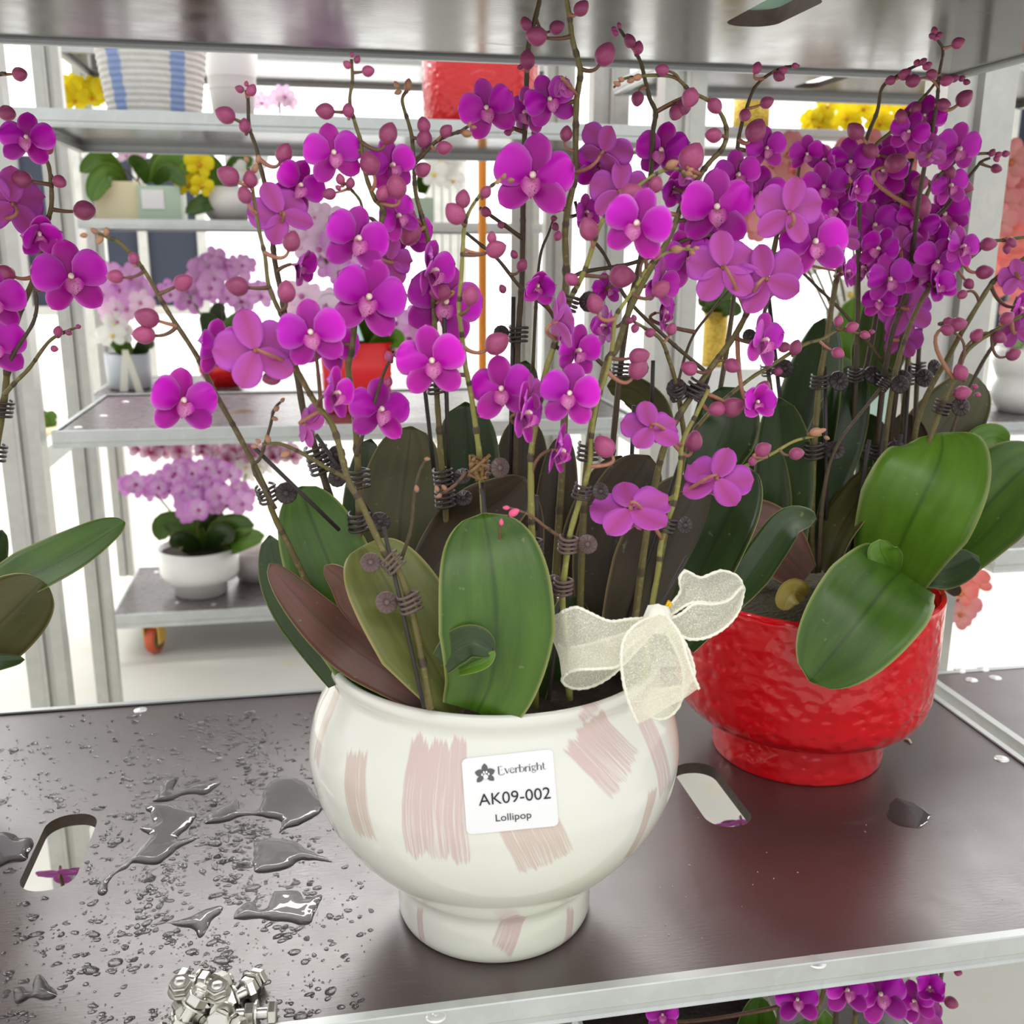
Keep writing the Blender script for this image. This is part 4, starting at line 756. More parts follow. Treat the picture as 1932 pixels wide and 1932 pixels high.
Lf(A3,[(1262,830,.86),(1238,775,.86),(1195,735,.86),(1145,728,.87)],62,'lo','ldg',1,36,.15,base=.5)
Lf(A3,[(1160,1240,.72),(1148,1130,.73),(1158,1020,.745),(1190,920,.76),(1225,860,.77)],150,'ld','lo',-1,12,.12,base=.7,tipf=3)
Lf(A3,[(1190,1230,.70),(1225,1120,.70),(1265,1020,.71),(1300,950,.72),(1325,905,.73)],172,'ld','lp',-1,-12,.16,base=.7,tipf=3)
Lf(A3,[(1250,1220,.69),(1300,1120,.69),(1345,1030,.70),(1385,950,.71),(1410,880,.72)],120,'ldg','lo',1,30,.12,base=.6,tipf=3)
Lf(A3,[(1100,1200,.78),(1110,1050,.79),(1140,940,.80),(1172,860,.81)],110,'ld','lo',-1,-14,.12,base=.6)
Lf(A3,[(1330,920,.80),(1350,850,.81),(1372,790,.82),(1360,730,.83)],130,'ldg','lo',1,10,.12,base=.6)
Lf(A2,[(1040,1330,.72),(1062,1260,.72),(1075,1190,.725),(1072,1120,.73)],96,'ldg','lo',1,-20,.14,base=.6)
Lf(A2,[(1110,1320,.74),(1130,1230,.74),(1140,1140,.745)],110,'ld','lp',-1,10,.1,base=.7)
Lf(A2,[(1000,1330,.70),(1010,1240,.70),(1030,1170,.705)],80,'ldg','ld',1,24,.14,base=.6)
Lf(A3,[(1300,1225,.655),(1350,1165,.66),(1405,1100,.68),(1450,1035,.70),(1490,985,.72),(1540,978,.74)],70,'ldg','lo',1,34,.10,tw1=-20,base=.3)
Lf(A3,[(1320,1150,.68),(1345,1120,.68),(1370,1100,.685)],40,'lo','lp',1,20,.1)
# ------------------------------------------------------------------ organza bow
n=Nd('organza'); wv=n.noise(900,1,n.geo()); gl=n.ramp(n.noise(1300,0,n.geo()),[(.60,(0,0,0)),(.70,(1,1,1))])
n.P(Base_Color=srgb(252,250,230),Roughness=n.math('MULTIPLY_ADD',gl,-.25,.42),Sheen_Weight=.6,Specular_IOR_Level=.6,Alpha=n.math('MULTIPLY_ADD',wv,.5,.33)); translucent(n,srgb(252,250,230),.35)
tr=n.n('BsdfTransparent'); mx=n.n('MixShader'); n.set(mx.inputs[0],n.math('ADD',n.math('MULTIPLY_ADD',wv,.5,.40),n.math('MULTIPLY',gl,.35),clamp=True)); lk=n.out.inputs[0].links[0].from_socket; n.p.inputs['Alpha'].default_value=1
for l in list(n.p.inputs['Alpha'].links): n.t.links.remove(l)
n.t.links.new(tr.outputs[0],mx.inputs[1]); n.t.links.new(lk,mx.inputs[2]); n.t.links.new(mx.outputs[0],n.out.inputs[0]); M['organza']=n.m
M['edge']=plain('ribbon_edge_thread',srgb(246,244,228),.6,bump=.4,bs=600)
kn=at(1232,1172,.595); bow=thing('ribbon_bow','cream organza ribbon bow with stitched edges tied at the right rim of the white pot','ribbon',(kn.x,kn.y,kn.z))
def ribbon(nm,e0,e1,nn=14):
    "two edges of (px,py,Y) joined by sheer cloth, each edge a stitched cord"
    a=cat(e0,8); b_=cat(e1,8)
    def rs(P,k=44):
        P=[np.array(p) for p in P]; d=[0]
        for i in range(1,len(P)): d.append(d[-1]+np.linalg.norm((P[i]-P[i-1])*np.array((1,1,500))))
        return [tuple(np.interp(t*d[-1],d,[p[c] for p in P]) for c in range(3)) for t in np.linspace(0,1,k)]
    a=rs(a);b_=rs(b_); V=[];F=[]
    for i in range(len(a)):
        A_=at(*a[i]);B_=at(*b_[i])
        for k in range(nn+1):
            t=k/nn; V.append(A_.lerp(B_,t)-FW*(.0035*math.sin(PI*t)+.0016*math.sin(t*9+i*.16)*math.sin(PI*t)))
    for i in range(len(a)-1):
        for k in range(nn): q=i*(nn+1)+k; F.append((q,q+1,q+nn+2,q+nn+1))
    o=wob(nm,V,F,[M['organza']],bow,True,None,kn)
    for P in (a,b_):
        pts=[at(*p) for p in P]; m=MB(); m.tube(pts,[.00105*(1+.25*math.sin(i*2.4)) for i in range(len(pts))],6); m.build('stitched_edge',[M['edge']],o,True,kn)
    return o
y0=.60
ribbon('bow_loop',[(1236,1166,y0),(1190,1168,.592),(1150,1172,.586),(1112,1156,.585),(1088,1146,.588),(1066,1152,.596)],[(1226,1192,y0),(1180,1226,.585),(1168,1256,.58),(1130,1262,.582),(1095,1263,.586),(1072,1268,.598)])
ribbon('bow_loop',[(1066,1152,.596),(1046,1166,.612),(1035,1184,.625),(1042,1204,.635),(1066,1222,.64),(1130,1210,.635),(1225,1180,.61)],[(1072,1268,.598),(1060,1284,.612),(1078,1298,.624),(1108,1298,.628),(1140,1284,.624),(1172,1258,.615),(1230,1195,.605)])
ribbon('bow_tail',[(1238,1162,.588),(1205,1175,.578),(1180,1200,.572),(1172,1235,.568),(1176,1285,.566),(1188,1330,.566),(1204,1366,.568)],[(1243,1150,.588),(1262,1168,.578),(1284,1200,.572),(1296,1240,.568),(1308,1275,.567),(1318,1298,.568),(1316,1300,.568)])
ribbon('bow_tail',[(1240,1168,.592),(1262,1200,.585),(1285,1250,.578),(1290,1290,.574),(1282,1330,.574),(1262,1352,.576),(1238,1356,.578),(1212,1340,.58)],[(1246,1160,.592),(1275,1185,.586),(1300,1230,.58),(1310,1270,.576),(1300,1290,.576),(1275,1296,.578),(1250,1300,.58),(1225,1300,.582)])
ribbon('bow_loop',[(1240,1162,.60),(1264,1142,.605),(1284,1116,.61),(1282,1092,.612),(1292,1077,.614),(1304,1082,.616),(1322,1090,.62),(1344,1082,.625),(1364,1077,.63),(1392,1088,.634),(1404,1112,.634)],[(1246,1176,.60),(1272,1156,.602),(1298,1140,.603),(1320,1136,.604),(1340,1138,.606),(1362,1136,.609),(1382,1126,.614),(1394,1112,.62),(1400,1106,.626),(1403,1108,.63),(1404,1112,.634)])
ribbon('bow_loop',[(1250,1172,.598),(1282,1160,.600),(1310,1140,.602),(1345,1140,.604),(1375,1132,.610),(1396,1110,.622),(1404,1112,.634)],[(1252,1184,.598),(1280,1196,.596),(1302,1206,.595),(1336,1202,.597),(1370,1182,.604),(1394,1152,.615),(1404,1112,.634)])
b=MB(); b.lathe([(.0001,-.010),(.006,-.008),(.0085,0),(.006,.008),(.0001,.010)],16,0,fr=lambda a,z:1+.22*math.cos(5*a)); o=ob('knot',mk('knot',b.V,b.F,M['edge']),bow,Matrix.Translation(at(1240,1168,.588)))
b=MB()
for px,py in ((1228,1158),(1234,1163),(1246,1150),(1249,1154)):
    p=at(px,py,.592); b.tube([p,p+Vector((.004,0,.002)),p+Vector((.005,-.002,.006))],.0011,6)
b.build('gold_twist_tie',[plain('gold_foil',srgb(238,190,40),.25,metal=1)],bow,True)
# ------------------------------------------------------------------ orchids in the red pot
KR=Pot(); K=KR; F=KR.flower; B=KR.buds
R1=plant('purple orchid rooted left in the red pot behind the bow, tall dark spikes','1530' and 1530,1120,.90,.17)
R2=plant('purple orchid rooted at the back right of the red pot, densest cluster of blooms',1650,1090,1.0,.17)
R3=plant('orchid with broad bright green leaves drooping over the front of the red pot',1690,1090,.92,.17)
S_=KR.stem
S_(R1,[(1530,1080),(1532,950),(1536,850),(1546,720),(1560,640),(1572,560),(1590,470),(1602,400),(1622,350),(1642,308),(1652,275),(1682,248),(1722,205),(1750,175),(1768,152)],.95,.93,13,5)   #0
S_(R2,[(1660,1060),(1672,900),(1690,740),(1705,600),(1722,470),(1733,380),(1745,310),(1758,250),(1768,190),(1772,140),(1779,96),(1768,74)],1.0,.88,12,5,'stemd')   #1
S_(R1,[(1600,1080),(1606,900),(1612,760),(1618,600),(1620,450),(1624,330),(1634,265),(1655,210),(1664,166),(1690,145),(1720,128),(1745,118)],1.0,.90,11,5,'stemd')   #2
S_(R2,[(1690,1060),(1700,850),(1715,650),(1728,480),(1738,400),(1760,345),(1788,318),(1812,298),(1850,290),(1898,290)],.98,.96,12,5)   #3
S_(R2,[(1720,1050),(1726,800),(1738,600),(1752,440),(1790,385),(1815,350),(1835,325),(1852,305),(1868,298)],1.0,.98,10,5,'stemd')   #4
S_(R3,[(1640,1080),(1662,900),(1690,700),(1742,560),(1798,512),(1838,480),(1862,458),(1900,452),(1940,446)],.95,.93,11,6)   #5
S_(R3,[(1700,1050),(1730,800),(1790,672),(1848,570),(1880,525),(1932,488),(1960,470)],.93,.92,11,8)   #6
S_(R3,[(1710,1050),(1752,840),(1800,716),(1826,660),(1880,622),(1920,600),(1945,590)],.90,.90,11,7)   #7
S_(R1,[(1560,1080),(1590,880),(1625,740),(1652,600),(1668,480),(1690,400),(1712,330),(1722,300)],1.0,1.0,12,8,'stemd')   #8
S_(R2,[(1640,1080),(1650,900),(1662,760),(1680,640),(1700,580),(1712,540)],.97,.96,12,9,'stemd')   #9
S_(R1,[(1500,1080),(1478,900),(1452,720),(1440,600),(1480,500),(1500,420)],.98,.97,9,7,'stemd')  #10
S_(R3,[(1760,960),(1800,800),(1850,690),(1895,620),(1920,560)],.96,.95,9,6,'stemd')  #11
S_(R1,[(1545,1080),(1552,950),(1575,850),(1640,760),(1672,720)],.93,.94,8,6,'stemd') #12
S_(R1,[(1680,700),(1600,600),(1540,540),(1500,500)],.97,.96,7,5,'stemd') #13
B([(1763,58,16,110),(1772,66,14,20),(1758,68,14,160),(1766,72,12),(1808,81,26,20,(1780,92)),(1722,153,30,200,(1752,165)),(1820,185,36,45,(1780,200)),(1780,197,28,350,(1768,195)),(1757,140,24,180),(1786,152,26,0)],st=[1])
B([(1801,148,18,0),(1815,148,14,20),(1824,155,14,340),(1700,220,30,100),(1728,205,26,60),(1614,247,38,140,(1640,300)),(1642,284,34,150),(1606,366,40,120,(1602,400))],st=[0])
B([(1742,116,16,40),(1752,122,14,0),(1730,118,14,60),(1748,126,16,330),(1707,140,26,30),(1680,152,22,200)],st=[2])
B([(1898,290,16,0),(1884,292,15,30),(1880,300,14,300),(1872,288,16,60),(1820,290,36,30,(1790,318)),(1793,325,26,300),(1735,345,36,200),(1690,308,44,10,(1730,400)),(1640,290,34,180,(1720,330))],st=[3,4,8])
B([(1880,318,22,340,(1850,310)),(1820,354,34,340,(1800,372)),(1738,388,46,100),(1790,430,34,20,(1755,430))],st=[3,4])
B([(1865,461,32,0),(1908,458,24,320),(1858,513,34,0,(1822,495)),(1828,536,24,300,(1805,512)),(1815,556,22,210,(1850,570)),(1790,606,22,10)],st=[5,6])
B([(1787,622,28,160,(1800,716)),(1808,612,34,10,(1800,716)),(1843,632,28,50,(1815,690)),(1886,637,28,330,(1840,652)),(1812,702,34,120),(1816,741,34,10,(1770,800)),(1912,668,30,20,(1880,640)),(1900,600,30,40)],st=[7])
B([(1845,745,12),(1840,730,12),(1900,470,20),(1480,655,26),(1468,700,24),(1586,512,24)],st=[7,5,10])
PK_=[(1521,289,70,40,'s',10),(1604,308,92,-10,'o',2),(1555,352,94,0,'o',0),(1744,222,84,10,'o',1),(1755,288,80,150,'c',1),(1806,280,96,18,'o',3),(1668,326,100,-8,'o',8),(1697,362,96,4,'o',8),(1608,350,78,20,'c',0),(1648,428,98,8,'o',8),(1755,440,86,12,'c',4),(1784,402,92,16,'o',4),(1812,466,80,26,'o',5),(1766,494,90,10,'o',5),(1700,470,86,190,'s',9),(1634,506,82,-14,'o',9),(1676,526,98,4,'o',9),(1764,542,78,30,'c',5),(1711,582,118,200,'s',9),(1703,642,82,170,'o',9),(1593,514,70,60,'s',0),(1920,524,76,200,'o',6),(1922,580,64,60,'s',6),(1918,625,70,190,'o',7),(1593,452,64,170,'s',0),(1580,400,84,-20,'o',0),(1716,250,80,0,'o',1),(1640,380,88,20,'o',8),(1730,420,86,-8,'o',4),(1660,470,80,-20,'o',9),(1700,420,84,10,'o',4),(1735,520,84,0,'o',5),(1790,350,78,24,'o',4),(1560,300,66,-40,'s',2),(1660,570,70,10,'o',9),(1680,290,72,-10,'o',8)]
for i,(x,y,w_,yw,kd,st) in enumerate(PK_): F(x,y,w_*.93,yw+((i*37)%50-25),(i*23)%36-14,random.uniform(-22,22),kd,st=[st],dY=-.02+.010*(i%4))
for px,py,sz,sd,st in ((1545,722,40,1,0),(1610,700,36,1,2),(1655,715,36,1,12),(1690,718,36,1,9),(1727,716,36,1,3),(1455,702,36,1,10),(1540,850,40,1,0),(1660,848,38,1,9),(1800,780,36,1,7),(1752,700,32,1,4),(1480,640,30,-1,10),(1578,850,34,1,8)): KR.clip(px,py,sz,sd,'clip',[st])
for a_,b_,Y1_,pl in (((1560,1080),(1556,690),.95,R1),((1690,1070),(1716,690),.97,R2),((1632,1080),(1668,800),.94,R2),((1505,1050),(1450,560),.98,R1),((1600,1080),(1640,830),.93,R3),((1650,1080),(1700,820),.92,R3)): KR.stake(pl,a_,b_,Y1_,Y1_,8)
Lf(R3,[(1700,1078,.86),(1676,1100,.82),(1635,1152,.79),(1580,1222,.782),(1528,1286,.784)],200,'lg','lo',1,-6,.10,base=.72,tipf=2.4)
Lf(R3,[(1680,1085,.90),(1706,1010,.885),(1745,930,.87),(1775,860,.88),(1778,816,.90)],212,'lgb','lg',1,8,.10,base=.62,tipf=2.8)
Lf(R3,[(1740,1090,.93),(1800,1030,.93),(1865,950,.935),(1925,890,.94),(1975,850,.95)],170,'lg','lo',1,14,.10,base=.5)
Lf(R3,[(1680,1080,.86),(1672,1058,.85),(1662,1040,.845),(1660,1018,.845)],62,'lgb','lg',1,-10,.2,base=.55)
Lf(R3,[(1700,1095,.90),(1745,1080,.885),(1790,1075,.88),(1846,1050,.88)],74,'ldg','lo',1,26,.16,base=.5)
Lf(R3,[(1700,1100,.90),(1760,1090,.89),(1800,1072,.89)],40,'lo','ldg',1,-20,.16,base=.5)
Lf(R3,[(1790,900,.98),(1835,850,.98),(1870,825,.98),(1905,835,.98)],60,'lgb','lg',1,0,.1)
Lf(R2,[(1690,1020,1.0),(1730,900,1.0),(1770,820,1.01),(1825,745,1.01),(1845,712,1.02)],140,'lo','lp',1,-20,.12,base=.6)
Lf(R1,[(1490,1080,.98),(1500,920,.99),(1525,780,1.0),(1550,660,1.01),(1556,600,1.02)],120,'ldg','lo',1,24,.2,base=.5)
Lf(R1,[(1510,1080,.96),(1530,930,.97),(1570,830,.98),(1600,740,.99),(1612,690,1.0)],110,'ldg','lo',1,-30,.2,base=.5)
Lf(R1,[(1480,1080,.95),(1478,960,.96),(1480,860,.965),(1470,750,.97)],112,'ldg','ld',1,10,.14,base=.6)
Lf(R1,[(1520,1090,.92),(1470,1030,.92),(1420,990,.925),(1370,985,.93)],120,'lp','ld',-1,-20,.1,base=.5)
Lf(R2,[(1590,1060,.99),(1640,960,1.0),(1660,880,1.01),(1640,810,1.02),(1612,784,1.02)],84,'ldg','lo',1,24,.14,base=.6)
Lf(R2,[(1560,1080,.93),(1580,1010,.93),(1620,940,.94),(1652,880,.95)],70,'lo','ldg',1,40,.2,base=.5)
Lf(R2,[(1690,1000,1.0),(1700,900,1.0),(1712,830,1.0),(1700,780,1.01)],90,'ld','lo',1,0,.14,base=.6)
Lf(R1,[(1440,1080,.97),(1430,960,.98),(1420,860,.99),(1400,790,1.0)],130,'ldg','lo',1,16,.14,base=.6)
Lf(R2,[(1620,760,1.03),(1650,690,1.04),(1664,620,1.05),(1650,560,1.06)],100,'lg','ldg',1,0,.14)
Lf(R3,[(1520,1125,.86),(1500,1115,.85),(1484,1130,.845),(1478,1152,.845)],48,'ly','lo',1,10,.1,base=.6,name='yellow_leaf')
Lf(R3,[(1780,1100,.97),(1798,1110,.97),(1808,1124,.97)],26,'ld','lo',1,0,.1,base=.8)
# ------------------------------------------------------------------ orchid in the left pot
KL=Pot(); K=KL; F=KL.flower; B=KL.buds
L1=plant('purple orchid at the left edge, spike rising from the pot cut off by the frame',-60,1290,.90,.19)
L1.location=(LX,LY-.03,.19); WM[L1.name]=Matrix.Translation(L1.location)
KL.stem(L1,[(-60,1300),(-30,1000),(0,800),(10,740),(15,690),(30,610),(62,530),(76,479),(88,424),(97,388),(96,341),(88,303),(64,283),(45,272)],.90,.86,15,6)
KL.stem(L1,[(8,745),(30,720),(55,695),(92,645),(125,625),(148,617)],.87,.86,9,5,'stem')
KL.stem(L1,[(-80,1200),(-60,700),(-40,300),(-20,160),(0,140),(10,138)],.90,.88,12,5,'stemd')
KL.stem(L1,[(15,690),(30,660),(62,610),(70,570),(66,548)],.87,.86,8,6,'stemd')
B([(37,264,16,110),(46,276,26,200),(57,272,14,60),(92,280,24,60,(82,300)),(41,338,40,170,(95,345)),(113,343,30,330,(96,325)),(160,397,46,0,(100,393)),(0,590,30,180,(30,612)),(8,515,42,160,(66,520))],st=[0]); B([(110,625,22,70),(103,658,16,350,(85,668)),(148,616,12),(130,628,14,340)],st=[1]); B([(38,140,32,350,(-10,140)),(14,214,36,350,(-30,230)),(-6,400,50,180,(-30,410))],st=[2])
F(52,264,98,-10,20,-6,st=[0]); F(24,385,124,196,8,-10,att=(40,420),st=[2],dY=-.03); F(72,436,92,10,-30,0,'c',st=[0]); F(133,524,132,6,4,6,att=(70,546),st=[3,0],dY=-.012); F(-14,568,112,8,4,0,st=[0]); F(-18,652,124,10,6,8,st=[0],dY=-.02)
KL.clip(8,775,34,-1,'clip',[0]); KL.clip(-4,860,30,-1,'clip',[0])
Lf(L1,[(-90,1130,.90),(-10,1115,.87),(60,1085,.84),(140,1045,.82),(205,1005,.815),(236,985,.815)],84,'lg','lgb',1,36,.35,base=.6,tipf=3,fold1=.3)
Lf(L1,[(-110,1260,.86),(-30,1200,.83),(20,1155,.82),(60,1115,.815),(80,1095,.815)],150,'lo','lg',-1,-10,.18,base=.6,tipf=3)
Lf(L1,[(-120,1280,.85),(-60,1262,.83),(0,1250,.82),(46,1244,.82)],36,'ldg','lo',1,30,.1)
Lf(L1,[(-70,1200,.95),(-30,1100,.95),(-10,1040,.95),(4,1000,.95)],60,'ldg','lo',1,0,.1)
# ------------------------------------------------------------------ lower shelf plants glimpsed under the front rail
shelf('lowest shelf of the front trolley, glimpsed under its front rail',-.62,.70,.64,1.15,-.42,.021,M['boardb'],M['boardu'],[],[],.002)
KB=Pot(); K=KB; F=KB.flower; B=KB.buds
U1=plant('purple orchid under the front shelf, blooms peeping out at the bottom right',1600,2300,.80,-.23)
KB.stem(U1,[(1520,2300),(1530,2050),(1536,1932),(1548,1890),(1556,1860)],.80,.76,12,8); KB.stem(U1,[(1600,2300),(1606,2050),(1612,1932),(1620,1880),(1628,1850)],.80,.77,11,8); KB.stem(U1,[(1740,2300),(1752,2000),(1766,1900),(1776,1840),(1780,1810)],.82,.79,11,7); KB.stem(U1,[(1570,2300),(1574,2000),(1580,1870)],.80,.79,14,10,'stemd'); KB.stem(U1,[(1466,2300),(1468,1900)],.82,.80,7,6,'stemd')
F(1504,1888,80,6,6,0,st=[0]); F(1596,1870,84,20,6,0,st=[1]); F(1660,1878,104,10,4,8,st=[1],dY=-.01); F(1752,1864,76,10,4,-10,'c',st=[2]); F(1728,1890,72,-20,4,10,st=[2]); F(1742,1912,70,190,0,10,st=[2],dY=-.02); F(1250,1915,60,0,0,0,st=[4],dY=.02); F(112,1650,64,-10,8,0,st=[4],stalk=False,dY=.05) if False else None
B([(1752,1842,26,90),(1795,1892,28,340,(1770,1890)),(1764,1908,36,60),(1808,1835,16,0)],st=[2])
Lf(U1,[(1440,2300,.84),(1430,2050,.83),(1432,1920,.83),(1436,1880,.83)],120,'lg','lo',1,0,.1,base=.6); Lf(U1,[(1540,2200,.84),(1530,2020,.83),(1520,1920,.83)],110,'lg','lo',1,10,.1,base=.6); Lf(U1,[(1560,2200,.84),(1566,2020,.83),(1556,1905,.83)],70,'lgb','lo',1,-10,.1,base=.6)
def pot_simple(name,label,prof,c,mat,n_=48,group=None,soil=None,cat_='flower pot'):
    T=thing(name,label,cat_,c,group); b=MB(); b.lathe(prof,n_); ob('pot_body',mk('pot_body',b.V,b.F,mat),T,Matrix.Translation(c))
    if soil: b=MB(); b.lathe([(soil[0],soil[1]),(soil[0]*.5,soil[1]+.008),(.0001,soil[1]+.009)],24); ob('soil',mk('soil',b.V,b.F,M['soil']),T,Matrix.Translation(c))
    return T
whiteg=plain('white_glaze',srgb(236,235,230),.2,bump=.05,bs=30,bd=.002)
pot_simple('flower_pot','white pot on the lowest shelf, hidden below the front rail',[(.0001,.003),(.07,0),(.09,.02),(.11,.12),(.105,.17),(.10,.17),(.098,.1)],(.34,.86,-.42),whiteg,48,None,(.098,.15))
# purple blooms seen through the two hand holes
for i,(px,py) in enumerate(((112,1648),(1400,1552),(1338,1562))):
    p=at(px,py,1.0); p=atz(px,py,-.16); U=thing('orchid_bloom','single purple orchid bloom seen through the '+('left hand hole' if i==0 else 'right hand hole at its right end' if i==1 else 'right hand hole near its front end'),'flower',p); X=Matrix.Translation(p)@Matrix.Rotation(R(-50),4,'X')@S(.05)
    fo=ob('flower',PM['m']['col'],U,X)
    for a in (0,136,-136): ob('sepal',PM['m']['sep'][0],fo,X@Matrix.Rotation(R(-a),4,'Z')@Matrix.Translation((0,.03,-.012)))
    for a in (72,-72): ob('petal',PM['m']['pet'][0],fo,X@Matrix.Rotation(R(-a),4,'Z')@Matrix.Rotation(R(10),4,'X')@Matrix.Translation((0,.035,.018)))
    b=MB(); q=p+Vector((.01,.02,-.26)); b.tube([p,p.lerp(q,.5)+Vector((.01,0,0)),q],.002,6); b.build('flower_stem',[M['stem']],U,True,p)
# ------------------------------------------------------------------ pots standing on the upper shelf, glimpsed through its hand hole
sage=plain('sage_glaze',srgb(178,214,186),.3)
pa=atz(1432,20,.742)
pot_simple('flower_pot','sage green pot on the upper shelf seen through its hand hole',[(.0001,.001),(.055,0),(.062,.006),(.07,.12),(.066,.12),(.06,.02)],(pa.x+.0,pa.y+.055,.737),sage)
pot_simple('flower_pot','white pot beside the sage pot above the hand hole of the upper shelf',[(.0001,.001),(.05,0),(.058,.006),(.08,.12),(.075,.12)],(pa.x+.125,pa.y-.03,.737),whiteg)
# ------------------------------------------------------------------ pile of zinc bolts on the shelf edge
def hexm(b,r,z0,z1,ch=.0008,m=0):
    V=[];rings=[(r*.92,z0),(r,z0+ch),(r,z1-ch),(r*.92,z1)]
    for rr,z in rings:
        for k in range(6): a=PI/3*k; V.append((rr*math.cos(a),rr*math.sin(a),z))
    F=[(i*6+k,i*6+(k+1)%6,(i+1)*6+(k+1)%6,(i+1)*6+k) for i in range(3) for k in range(6)]+[(5,4,3,2,1,0),(18,19,20,21,22,23)]; b.add(V,F,m)
hb=MB(); hexm(hb,.0078,-.0055,0); hb.lathe([(.0001,-.0057),(.0058,-.0057),(.0062,-.0053)],20); HEAD=mk('bolt',hb.V,hb.F,M['steel'],False)
tb=MB(); tb.lathe([(.0001,0),(.0042,0)]+[((.0042 if i%2 else .0036),.001+.0007*i) for i in range(30)]+[(.0034,.0222),(.0001,.0224)],18); THREAD=mk('thread',tb.V,tb.F,M['steel'],True)
nb=MB(); hexm(nb,.0078,0,.0066); nb.lathe([(.0048,-.0001),(.0062,-.0002)],16); nb.lathe([(.0044,.0067),(.0060,.0068)],16); NUT=mk('nut',nb.V,nb.F,M['steel'],False)
wb=MB(); wb.lathe([(.0044,0),(.0088,0),(.0090,.0007),(.0088,.0014),(.0044,.0014)],28); WASH=mk('washer',wb.V,wb.F,M['steel'],False)
BL=[(342,1872,.016,0,180,14,'standing nut-up at the back left of the pile'),(372,1852,.008,-20,92,10,'lying at the very back of the pile, head to the left'),(405,1862,.008,40,95,12,'lying at the back middle of the pile, head towards the front'),(412,1880,.020,20,176,15,'standing nut-up in the middle of the pile, on top'),(470,1862,.008,-120,84,6,'lying at the back right corner, hexagon ring facing right'),(446,1882,.010,-160,98,9,'lying right of the middle with its dark end face turned right'),(484,1912,.008,175,90,9,'lying at the right edge of the pile, head to the right'),(360,1905,.018,30,40,12,'tilted on top at front left with its round head face up'),(420,1915,.014,80,110,9,'lying at the front centre with its nut in front'),(336,1930,.006,10,60,10,'lowest at the front left corner of the pile'),(385,1925,.006,120,88,10,'under the tilted bolt at the front'),(440,1938,.008,-30,92,8,'at the front right, half out of the photo'),(385,1885,.006,60,85,8,'buried in the middle of the pile')]
for px,py,z,rz,ry,nz,wd in BL:
    p=atz(px,py,z); T=thing('hex_bolt','bright zinc hex bolt '+wd,'bolt',p,'bolts piled on the wet shelf edge'); X=Matrix.Translation(p)@Matrix.Rotation(R(rz),4,'Z')@Matrix.Rotation(R(ry),4,'Y')@Matrix.Rotation(random.random()*3,4,'Z')@Matrix.Translation((0,0,-.008))
    if 170<ry<190: X=Matrix.Translation(p)@Matrix.Rotation(R(rz),4,'Z')@Matrix.Rotation(R(12),4,'X')@Matrix.Rotation(R(ry-180),4,'Y')@Matrix.Translation((0,0,-.010))
    ob('bolt_head',HEAD,T,X); ob('thread',THREAD,T,X); ob('nut',NUT,T,X@Matrix.Translation((0,0,nz*.001))); ob('washer',WASH,T,X@Matrix.Translation((0,0,nz*.001-.0018)))
# ------------------------------------------------------------------ water on the wet left half of the shelf
def cr(pts): return [(x/3.019,1300+y/3.019) for x,y in pts]
PUD=[('large dark puddle on the shelf touching the left side of the white pot',cr([(1500,590),(1560,520),(1700,510),(1800,600),(1840,680),(1740,760),(1620,800),(1580,840),(1600,760),(1500,730),(1400,720),(1280,760),(1170,770),(1180,720),(1300,650),(1350,630),(1380,690),(1470,690)])),
('long branching puddle in the middle of the wet shelf, right of the hand hole',cr([(820,660),(930,650),(1080,690),(1120,720),(1060,800),(1010,860),(1140,840),(1020,910),(960,960),(880,1000),(760,990),(720,1020),(640,1070),(600,1170),(560,1160),(590,1080),(700,1000),(800,900),(850,840),(800,790),(880,770)])),
('ragged thin puddle behind the branching one',cr([(900,590),(930,530),(1020,500),(990,580),(1100,550),(1250,530),(1180,600),(1060,600),(960,640),(870,640)])),
('teardrop puddle pointing at the white pot',cr([(1450,880),(1530,850),(1680,870),(1760,920),(1890,985),(1780,975),(1690,985),(1640,1020),(1520,1045),(1445,1030)])),
('star shaped puddle left of the white pot foot',cr([(1560,1150),(1700,1150),(1730,1200),(1830,1170),(1810,1240),(1760,1340),(1640,1330),(1480,1310),(1330,1310),(1380,1230),(1440,1220),(1480,1260),(1530,1230)])),
('arrow shaped puddle beside the star shaped one',cr([(950,1330),(1080,1300),(1180,1250),(1270,1245),(1200,1330),(1140,1420),(1110,1370),(1010,1350)])),
('antler shaped puddle near the front left corner',cr([(80,1700),(130,1700),(180,1720),(200,1640),(240,1630),(280,1680),(330,1740),(280,1770),(180,1760),(110,1790),(85,1770)])),
('puddle at the left edge running into the left hand hole',cr([(-60,820),(60,820),(110,850),(190,860),(150,970),(60,990),(-60,1010)])),
('small flat puddle on the dry right half of the shelf',[(1690,1505),(1722,1515),(1755,1537),(1735,1562),(1690,1556),(1672,1536)])]
def sdist(P,Q):
    d=np.full(len(P),1e9); ins=np.zeros(len(P),bool)
    for i in range(len(Q)):
        a=Q[i];b_=Q[(i+1)%len(Q)]; e=b_-a; w_=P-a; t=np.clip((w_@e)/(e@e),0,1); d=np.minimum(d,np.hypot(*(w_-t[:,None]*e).T))
        c=((a[1]>P[:,1])!=(b_[1]>P[:,1])); 
        with np.errstate(divide='ignore',invalid='ignore'): xx=(b_[0]-a[0])*(P[:,1]-a[1])/(b_[1]-a[1])+a[0]
        ins^=c&(P[:,0]<xx)
    return np.where(ins,d,-d)
polyw=[]
